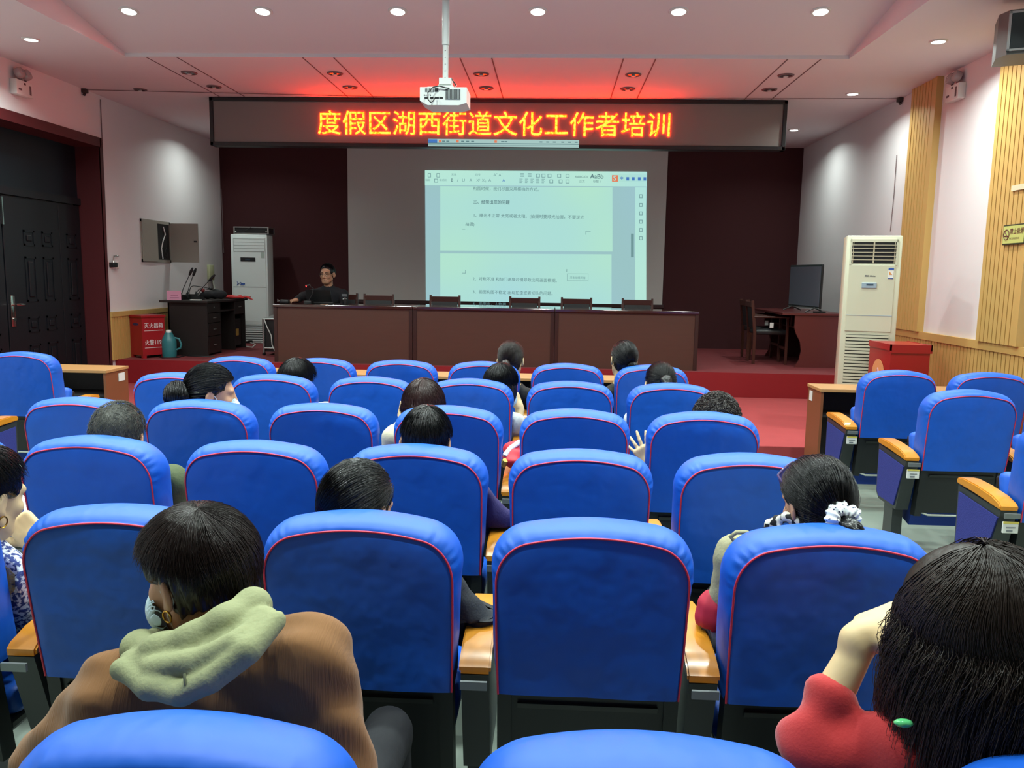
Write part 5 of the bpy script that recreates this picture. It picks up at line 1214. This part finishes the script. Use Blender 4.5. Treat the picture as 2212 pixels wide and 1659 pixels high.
sm = [HP(398, 1455, 1.122), HP(400, 1475, 1.115), HP(404, 1500, 1.118)]
MB().tube([tuple(q - og) for q in sm], .0025, n=6).build('hood_seam', mat('hood_stitching', (110, 114, 82), .9), hd, smooth=80)
local(root, 'earring', lambda b: b.tube([(-.086 + .0, -.004 + .011 * math.cos(k * .5236), -.045 + .011 * math.sin(k * .5236)) for k in range(12)], .0018, n=6, closed=True), mat('gold', (212, 164, 70), .25, metal=1), Rh, ph, s, og)

# --- red sweater, long dark hair, cheek on her hand (nearest, right)
m_red = mat('red_knit', (176, 34, 34), .85, var=.05, scale=25, bump=.1, bscale=220, sheen=.25)
hc = W1(2128, 1388, 1.18); elb = W1(1742, 1610, 1.26); wri = W1(1868, 1372, 1.30)
p = person('person in a red sweater with long dark hair, cheek resting on a hand', cx(1) + .075, SY['A'], (hc, 38, 24, -14, 1.06), m_red,
           H('long', hmat('dark_wavy_hair', (44, 34, 29), .42), n=5000, seed=5, vol=1.08, lift=.005, ends=(.98, 2.0, 2.2), sr=.0008, h=.0065, lump=.0012, fq=22, top_h=.008), skin=m_skinp,
           nb=W1(2120, 1530, 1.19), shoulders=(W1(1975, 1625, 1.20), W1(2330, 1640, 1.2)), arms=((elb, wri, dict(dir=(.75, .15, .25), up=(-.3, -.3, .9), cuff=.42, fine=True, curl=(.5, .5, .5, .5), thumb=.5)), None), sleeve=(.056, .043, .036), hh=.0045, h=.010, wr=.006, top_name='red_sweater', hip=(cx(1) + .06, 1.36, .50))
root, Rh, ph, s, og = p
q = W1(1952, 1562, 1.115) - og
V, Q = surface([ell((0, 0, 0), (.015, .008, .006), k=.0)], .004); o = np_mesh('green_hair_clip', V + q, Q, mat('green_glossy_clip', (90, 190, 120), .15, coat=.5), root)

# --- blue and white patterned top, fist at the cheek (left edge)
m_pat = mat('blue_white_pattern', (214, 220, 230), .8, rgb2=(40, 56, 120), scale=75)
nt_ = m_pat.node_tree; rp = nt_.nodes.new('ShaderNodeValToRGB'); nz = [n_ for n_ in nt_.nodes if n_.type == 'TEX_NOISE'][0]; mxn = [n_ for n_ in nt_.nodes if n_.type == 'MIX'][0]
rp.color_ramp.elements[0].position = .46; rp.color_ramp.elements[1].position = .54; nt_.links.new(nz.outputs[0], rp.inputs[0]); nt_.links.new(rp.outputs[0], mxn.inputs[0])
hc = W1(-38, 1075, 2.12)
p = person('person in a blue and white patterned top, short black hair, fist held to the cheek', cx(-3) - .085, SY['B'], (hc, -14, 12, 4, 1.06), m_pat, H('short', n=1400, seed=9, vol=1.05, ends=(1.3, 1.6, 1.95), sr=.0008, h=.007), skin=m_skinp,
           nb=W1(-60, 1185, 2.10), shoulders=(W1(-190, 1240, 2.1), W1(10, 1245, 2.10)), arms=(None, (W1(78, 1345, 2.24), W1(84, 1168, 2.28), dict(dir=(-.70, -.02, .70), up=(.30, -.88, .30), curl=(.75, .9, 1.0, 1.1), fine=True, cuff=.6, thumb=.7, tcurl=.6, s=1.0))), sleeve=(.06, .055, .05), h=.011, hh=.006, top_name='patterned_top')
root, Rh, ph, s, og = p
local(root, 'earring', lambda b: b.tube([(.086, -.004 + .013 * math.cos(k * .5236), -.05 + .015 * math.sin(k * .5236)) for k in range(12)], .0022, n=6, closed=True), mat('gold', (212, 164, 70), .25, metal=1), Rh, ph, s, og)

# --- black hair in a low twist, black sleeve on the armrest
m_blk = mat('black_wool', (30, 32, 35), .85, bump=.2, bscale=150)
p = person('person with smooth black hair twisted low, black sleeve resting on the armrest', cx(-1), SY['B'], (W1(775, 1108, 2.14), -22, 14, -4, 1.05), m_blk, H('lowbun', n=3600, seed=11, vol=1.05, tie=(-.06, -.09, -.03), bun=(-.045, -.095, -.065), br=(.05, .035, .032), sr=.0006, h=.0055, lump=.0025),
           nb=W1(790, 1215, 2.12), shoulders=(W1(630, 1280, 2.12), W1(945, 1265, 2.12)), arms=(None, (W1(1046, 1365, 2.16), W1(930, 1350, 2.42))), sleeve=(.056, .052, .042), h=.012, hh=.006, top_name='black_jacket')
# --- olive trench coat, spotted scrunchie
m_tr = mat('olive_trench_cloth', (150, 146, 112), .8, var=.04, scale=15, bump=.15, bscale=120)
hc = W1(1764, 1092, 2.13)
p = person('person in an olive trench coat, black hair tied with a white spotted scrunchie', cx(1), SY['B'], (hc, 16, 12, -4, .97), m_tr, H('scrunchie', n=4200, seed=13, vol=1.04, tie=(-.015, -.116, -.03), tail=((0, -.005, -.005), (.0, -.04, -.025), (0, -.065, -.075), (.0, -.06, -.15)), tr=(.02, .03, .028, .012), sr=.0006, h=.0055, lump=.0025),
           nb=W1(1760, 1210, 2.12), shoulders=(W1(1600, 1205, 2.13), W1(1915, 1270, 2.12)), arms=((W1(1541, 1372, 2.16), W1(1640, 1350, 2.42), dict(dir=(.5, .8, -.2), up=(0, 0, 1), cuff=.5)), None), sleeve=(.060, .044, .044), h=.011, hh=.0055, wr=.003, top_name='trench_coat')
root, Rh, ph, s, og = p
sc = []
for k in range(9):
    a = k * .698; c_ = A3(-.015 + .034 * math.cos(a), -.128 - .008 * math.sin(k * 2.1), -.032 + .034 * math.sin(a)); sc.append(ell(c_, (.018 + .004 * (k % 2), .020, .018 + .004 * ((k + 1) % 2)), k=.007))
V, Q = surface(sc, .0038, disp=lambda X: .0028 * np.sin(np.arctan2(X[:, 2] + .032, X[:, 0] + .015) * 16))
m_scr = bpy.data.materials.new('spotted_white_cloth'); m_scr.use_nodes = True; nt_ = m_scr.node_tree; bs = nt_.nodes['Principled BSDF']; bs.inputs['Roughness'].default_value = .8
vo = nt_.nodes.new('ShaderNodeTexVoronoi'); vo.inputs['Scale'].default_value = 105; tc = nt_.nodes.new('ShaderNodeTexCoord'); nt_.links.new(tc.outputs['Object'], vo.inputs['Vector']); rp = nt_.nodes.new('ShaderNodeValToRGB'); rp.color_ramp.elements[0].position = .24; rp.color_ramp.elements[1].position = .28
rp.color_ramp.elements[0].color = (.02, .025, .08, 1); rp.color_ramp.elements[1].color = (.78, .83, .83, 1); nt_.links.new(vo.outputs['Distance'], rp.inputs[0]); nt_.links.new(rp.outputs[0], bs.inputs['Base Color'])
np_mesh('scrunchie', press_seat((V * s) @ Rh.T + ph, cx(1), SY['B']), Q, m_scr, root, og)
local(root, 'sunglasses', lambda b: b.tube([(x, .062 + .03 * (1 - (x / .07) ** 2), .118 - .03 * abs(x) / .07) for x in np.linspace(-.07, .07, 13)], .003, n=6).tube([(-.07, .062, .088), (-.084, -.01, .05)], .003, n=6).tube([(.07, .062, .088), (.084, -.01, .05)], .003, n=6).add(
    [(x, .066 + .03 * (1 - (x / .07) ** 2) + dz * .2, .118 - .03 * abs(x) / .07 + dz) for x in np.linspace(-.066, .066, 9) for dz in (-.036, 0)], [(2 * i, 2 * i + 2, 2 * i + 3, 2 * i + 1) for i in range(8)]), mat('violet_tinted_lens', (120, 100, 150), .1, trans=.5), Rh, ph, s, og)
a_, b_ = W1(1552, 1298, 2.15), W1(1543, 1345, 2.155)
def band(name, a, b, ra, rb, m, par):
    V, Q = surface([cap(a, b, ra, rb, k=.01)], .006, disp=wrinkle(.002, 60, 3)); return np_mesh(name, press_seat(V, cx(1), SY['B']), Q, m, par, og)
band('red_cuff_lining', W1(1546, 1312, 2.15), W1(1541, 1330, 2.15), .050, .051, mat('crimson_lining', (170, 24, 48), .7), root)
band('turned_back_cuff', W1(1541, 1362, 2.155), W1(1541, 1374, 2.155), .048, .046, mat('beige_cuff', (176, 168, 146), .8), root)
MB().tube([tuple(W1(x, y, 2.09) - og) for x, y in ((1578, 1160), (1590, 1150), (1612, 1150), (1640, 1160), (1635, 1168), (1605, 1166), (1585, 1168))], .006, n=8, closed=True).build('epaulette', m_tr, root, smooth=80)
m_strp = mat('black_white_scarf', (226, 222, 206), .7, rgb2=(14, 14, 18), scale=60); nt_ = m_strp.node_tree; rp = nt_.nodes.new('ShaderNodeValToRGB'); nz = [n_ for n_ in nt_.nodes if n_.type == 'TEX_NOISE'][0]; mxn = [n_ for n_ in nt_.nodes if n_.type == 'MIX'][0]; nz.inputs['Detail'].default_value = 0
rp.color_ramp.elements[0].position = .48; rp.color_ramp.elements[1].position = .52; nt_.links.new(nz.outputs[0], rp.inputs[0]); nt_.links.new(rp.outputs[0], mxn.inputs[0])
V, Q = surface([cap(W1(1664, 1132, 2.13), W1(1698, 1116, 2.10), .014, .012, k=.008), cap(W1(1698, 1116, 2.10), W1(1760, 1142, 2.06), .012, .016, k=.008), cap(W1(1664, 1132, 2.13), W1(1656, 1156, 2.16), .013, .014, k=.008), cap(W1(1676, 1118, 2.12), W1(1684, 1140, 2.10), .007, .007, k=.006)], .005); np_mesh('scarf', V, Q, m_strp, root, og)
# --- grey cropped hair, green jacket
m_grn = mat('army_green_cloth', (72, 84, 52), .85, var=.06, scale=20, bump=.2, bscale=120)
person('person with cropped grey hair in an army green jacket', cx(-3), SY['C'], (W1(256, 950, 2.97), 8, 12, 3, 1.08), m_grn, H('buzz', hmat('salt_pepper_hair', (62, 62, 56), .5), n=3000, seed=15, vol=.98, sr=.0009, h=.007, swirl=.2),
       nb=W1(262, 1020, 2.95), shoulders=(W1(165, 1060, 2.95), W1(366, 1042, 2.96)), arms=(None, (W1(396, 1125, 3.02), W1(330, 1160, 3.27))), sleeve=(.064, .058, .045), h=.013, hh=.007, top_name='green_jacket')
# --- close cropped black hair, purple top
m_pur = mat('dark_purple_cloth', (34, 24, 78), .85, bump=.2, bscale=120)
person('person with close cropped black hair and a dark purple sleeve on the armrest', cx(-1), SY['C'], (W1(921, 958, 2.96), -4, 12, 2, 1.04), m_pur, H('short', n=2400, seed=17, vol=1.0, lift=.002, ends=(1.3, 1.55, 2.0), sr=.0008, h=.0065, lump=.001, wx=.12),
       nb=W1(921, 1035, 2.94), shoulders=(W1(820, 1075, 2.94), W1(1025, 1075, 2.94)), arms=(None, (W1(1082, 1128, 3.0), W1(1010, 1135, 3.26))), sleeve=(.056, .056, .045), h=.013, hh=.007, top_name='purple_top')
# --- white sleeve at the left edge
m_wsh = mat('white_shirt_cloth', (210, 212, 206), .8, bump=.15, bscale=80)
person('person in a white shirt, only the sleeve showing at the photo edge', cx(-4), SY['C'], (at(-140, 940, Y=2.97), 0, 14, 0, 1.05), m_wsh, H('short', n=200, seed=19, h=.01), nb=at(-130, 1030, Y=2.95), shoulders=(at(-235, 1075, Y=2.95), at(-30, 1060, Y=2.95)), arms=(None, (at(28, 1150, Y=2.98), at(-20, 1200, Y=3.2))), sleeve=(.052, .046, .04), h=.016, hh=.012, top_name='white_shirt')
# --- curly bun, mask, looking right
m_gryt = mat('pale_grey_knit', (150, 156, 160), .85)
p = person('person with a curly black bun and a face mask, looking right', cx(-3), SY['D'], (W1(458, 850, 3.86), -64, 8, 4, 1.06), m_gryt, H('bun', n=2600, seed=21, vol=1.03, tie=(0, -.12, .0), bun=(.015, -.150, -.02), br=(.056, .044, .052), curl=1, sr=.0013, h=.007, lump=.003), skin=m_skin,
           nb=W1(452, 930, 3.85), shoulders=(W1(385, 965, 3.85), W1(530, 965, 3.85)), sleeve=(.055, .05, .04), h=.013, hh=.006, top_name='grey_top')
mask_on(*p)
# --- reddish bob, cream top
m_crm = mat('cream_cloth', (206, 198, 164), .85, bump=.15, bscale=80)
person('person with a shiny reddish brown bob and a cream top', cx(-1), SY['D'], (W1(915, 886, 3.86), 8, 12, 0, 1.08), m_crm, H('bob', hmat('reddish_brown_hair', (50, 28, 26), .28), n=2600, seed=23, vol=1.04, ends=(1.3, 1.9, 2.0), sr=.0009, h=.007, lump=.0015), skin=m_skinp,
       nb=W1(912, 955, 3.85), shoulders=(W1(854, 946, 3.86), W1(985, 985, 3.85)), arms=((W1(846, 1000, 3.9), W1(872, 905, 3.97), dict(dir=(.2, 0, .9), up=(-.4, -.8, .1), cuff=.75)), None), sleeve=(.058, .052, .045), h=.013, hh=.007, top_name='cream_top')
# --- curly hair, raised hand
m_den = mat('dark_denim', (36, 42, 66), .85, bump=.3, bscale=150)
person('person with short curly dark hair raising an open hand beside the seats', cx(1), SY['D'], (W1(1546, 926, 3.86), 0, 14, 0, 1.06), m_den, H('curly', hmat('curly_brown_hair', (40, 33, 31), .35), n=2600, seed=25, vol=1.02, sr=.0017, h=.007), skin=m_skinp,
       nb=W1(1546, 990, 3.85), shoulders=(W1(1455, 1030, 3.84), W1(1620, 1025, 3.85)), arms=((W1(1442, 1105, 3.90), W1(1404, 1003, 3.80), dict(dir=(-.52, .12, .85), up=(-.3, -.93, -.05), curl=(.10, .12, .14, .2), spread=.30, thumb=1.05, tcurl=.2, fine=True, cuff=.93, s=1.0)), None), sleeve=(.055, .05, .04), h=.013, hh=.008, top_name='denim_jacket')
# --- tousled black hair
person('person with tousled short black hair and a cream collar', cx(-3), SY['E'], (W1(642, 826, 4.84), -12, 12, 5, 1.06), m_crm, H('short', n=1800, seed=27, vol=1.03, lift=.02, ends=(1.4, 1.62, 2.0), sr=.001, h=.008, lump=.004, fq=16), skin=m_skinp,
       nb=W1(646, 885, 4.83), shoulders=(W1(580, 905, 4.83), W1(704, 892, 4.83)), h=.014, hh=.008, top_name='cream_top')
# --- white shirt, hand at the mask
p = person('person in a white shirt with smooth black hair, hand held up to the mask', cx(-1), SY['E'], (W1(1082, 836, 4.86), -34, 12, 6, 1.06), m_wsh, H('bob', n=2000, seed=29, vol=1.0, ends=(1.2, 1.75, 1.95), sr=.0009, h=.008, lump=.001, lift=.003), skin=m_skinp,
           nb=W1(1076, 898, 4.85), shoulders=(W1(1010, 920, 4.85), W1(1112, 915, 4.82)), arms=(None, (W1(1122, 985, 4.86), W1(1122, 880, 4.98), dict(dir=(-.35, .0, .9), up=(.8, -.4, .3), curl=(.5, .5, .6, .6), cuff=.35, fine=True))), sleeve=(.056, .058, .05), h=.013, hh=.007, top_name='white_shirt')
mask_on(*p)
# --- white shirt, ponytail
person('person in a white shirt with black hair pulled into a ponytail, behind the step', cx(1), SY['E'], (W1(1426, 834, 4.84), 6, 12, 0, 1.06), m_wsh, H('tail', n=1800, seed=31, vol=1.0, tie=(.0, -.105, .03), sr=.0009, h=.008), skin=m_skinp,
       nb=W1(1424, 892, 4.83), shoulders=(W1(1372, 908, 4.83), W1(1490, 910, 4.83)), h=.014, hh=.008, top_name='white_shirt')
# --- two black suits in the front row
m_suit = mat('black_suit_cloth', (24, 25, 28), .8, bump=.15, bscale=150); m_suit2 = mat('dark_olive_suit_cloth', (44, 44, 38), .8, bump=.15, bscale=150)
p = person('person in a black suit with a brown ponytail low on the neck, front row', cx(-1), SY['F'], (W1(1104, 778, 5.78), -10, 4, 0, 1.06), m_suit, H('tail', dkbr, n=1800, seed=33, vol=1.0, tie=(-.005, -.112, -.015), tail=((0, 0, 0), (0, -.03, -.01), (.0, -.05, -.05), (0, -.045, -.11)), sr=.001, h=.008), skin=m_skinp,
           nb=W1(1110, 838, 5.78), shoulders=(W1(1060, 868, 5.78), W1(1142, 858, 5.78)), h=.014, hh=.008, top_name='suit_jacket', hip=(cx(-1) + .1, 5.98, .5))
local(p[0], 'hair_tie', lambda b: b.tube([(-.005 + .021 * math.cos(k * .5236), -.136, -.018 + .021 * math.sin(k * .5236)) for k in range(12)], .004, n=6, closed=True), mat('pale_hair_tie', (190, 170, 120), .6), p[1], p[2], p[3], p[4])
person('person in a dark suit with a low black bun, front row', cx(1), SY['F'], (W1(1346, 778, 5.78), 14, 4, 4, 1.06), m_suit2, H('lowbun', n=1800, seed=35, vol=1.0, tie=(.03, -.11, -.035), bun=(.03, -.128, -.04), br=(.036, .03, .03), sr=.001, h=.008), skin=m_skinp,
       nb=W1(1338, 840, 5.78), shoulders=(W1(1311, 856, 5.78), W1(1400, 866, 5.78)), h=.014, hh=.008, top_name='suit_jacket', hip=(cx(1) - .12, 5.98, .5))
# --- the speaker on the stage
m_spt = mat('dark_navy_sweater', (16, 17, 25), .85)
hc = at(707, 593, Y=10.86)
p = person('person in a dark sweater and glasses speaking behind the laptop on the stage', -2.96, 11.2, (hc, 172, 3, 0, 1.10), m_spt, dict(m=black, style='short', n=1500, seed=37, vol=.97, lift=.004, ends=(1.0, 1.5, 1.95), sr=.0009, h=.007, group=None), skin=mat('tan_skin', (176, 132, 104), .5),
           floor=ZS, facing=-1, sit=.47, nb=hc + A3(0, .03, -.18), shoulders=(hc + A3(-.205, .04, -.265), hc + A3(.205, .04, -.265)), hip=(-2.98, 11.02, ZS + .55), arms=((A3(-3.36, 10.82, 1.275), A3(-3.37, 10.56, 1.232), dict(dir=(-.6, -.75, -.12), up=(0, 0, 1), curl=(.25, .25, .3, .35), fine=True, spread=.15)), (hc + A3(.26, -.10, -.46), hc + A3(.10, -.42, -.42), dict(dir=(-.4, -.9, 0), up=(0, 0, 1)))),
           h=.012, hh=.0048, wr=.003, top_name='sweater', sleeve=(.062, .055, .042), knees=((-3.08, 10.72, ZS + .55), (-2.86, 10.72, ZS + .55)))
root, Rh, ph, s, og = p
def specs(b):
    for sg in (-1, 1): b.tube([(sg * .034 + .026 * math.cos(k * .3927), .100, .006 + .018 * math.sin(k * .3927)) for k in range(16)], .0022, n=6, closed=True)
    b.tube([(-.008, .100, .008), (.008, .100, .008)], .002, n=6)
    for sg in (-1, 1): b.tube([(sg * .060, .098, .010), (sg * .078, .03, .012), (sg * .082, -.01, .006)], .002, n=6)
local(root, 'glasses', specs, mat('dark_glasses_frame', (34, 30, 30), .3), Rh, ph, s, og)
for sg in (-1, 1):
    local(root, 'eyebrow', lambda b: b.tube([(sg * .014, .094, .030), (sg * .032, .095, .035), (sg * .052, .084, .030)], [.003, .004, .002], n=6), black, Rh, ph, s, og)
    local(root, 'eye', lambda b: b.lathe([(.001, -.004), (.008, -.002), (.009, 0), (.008, .002), (.001, .004)], n=12, M=Matrix.Translation((sg * .031, .087, .006)) @ Matrix.Rotation(R(-90), 4, 'X') @ Matrix.Diagonal((1.3, .6, 1, 1))), mat('dark_eye', (30, 22, 20), .2), Rh, ph, s, og)
local(root, 'lips', lambda b: b.tube([(-.022, .084, -.062), (0, .0945, -.061), (.022, .084, -.062)], [.003, .0055, .003], n=8), mat('lip_skin', (140, 86, 76), .5), Rh, ph, s, og)
bd = MB(); q = at(744, 638, Y=10.70) - og; bd.box(q[0] - .035, q[0] + .035, q[1] - .01, q[1], q[2] - .018, q[2] + .018, .004); bd.build('chest_badge', mat('grey_badge', (92, 94, 98), .5), root)
# laptop, microphone, things on the table top
t = thing('laptop', 'open black laptop on the long table in front of the speaker', 'laptop', (-3.06, 10.58, TZ + .002), 0)
MB().box(-.18, .18, -.02, .22, 0, .02, .004).build('laptop_base', m_black, t); MB().prism([(-.02, .02), (-.008, .02), (-.085, .18), (-.097, .18)], 'x', -.165, .165).build('laptop_screen', m_black, t)
t = thing('gooseneck_microphone', 'black gooseneck microphone with a glowing red ring beside the speaker', 'microphone', (-3.16, 10.42, TZ + .002), 0)
MB().box(-.05, .05, -.07, .07, 0, .04, .008).build('microphone_base', m_black, t); e1_ = at(662, 618, Y=10.42) - A3(-3.16, 10.42, TZ)
MB().tube([(0, 0, .04), (.05, 0, .13), (.06, 0, .2), (.0, 0, .235), tuple(e1_ + A3(.04, 0, .01))], .006).build('gooseneck', m_black, t, smooth=70)
MB().tube([tuple(e1_ + A3(.05, 0, .012)), tuple(e1_ + A3(.005, 0, 0))], [.014, .016], n=12).build('microphone_head', m_black, t, smooth=60); MB().tube([tuple(e1_ + A3(.005, 0, 0)), tuple(e1_ + A3(-.008, 0, -.003))], .012, n=12).build('red_ring', emat('red_ring_light', (1, .05, .05), 3.0), t)
t = thing('video_camera', 'small dark device by the hand of the speaker on the long table', 'device', (-3.47, 10.40, TZ + .002), 0)
MB().box(-.06, .06, -.04, .05, 0, .05, .015).build('device_body', m_black, t, smooth=50); MB().tube([(-.062, -.02, .03), (-.085, -.03, .05), (-.08, -.03, .02)], .008).build('silver_trim', m_alu, t, smooth=60)
t = thing('table_cup', 'small lidded cup on the long table by the laptop', 'cup', (-2.72, 10.55, TZ + .002)); MB().lathe([(.03, 0), (.035, .06), (.03, .065)], n=20).build('cup_body', m_black, t, smooth=40); MB().lathe([(.032, .065), (.02, .075), (.006, .085)], n=20).build('cup_lid', m_alu, t, smooth=50)
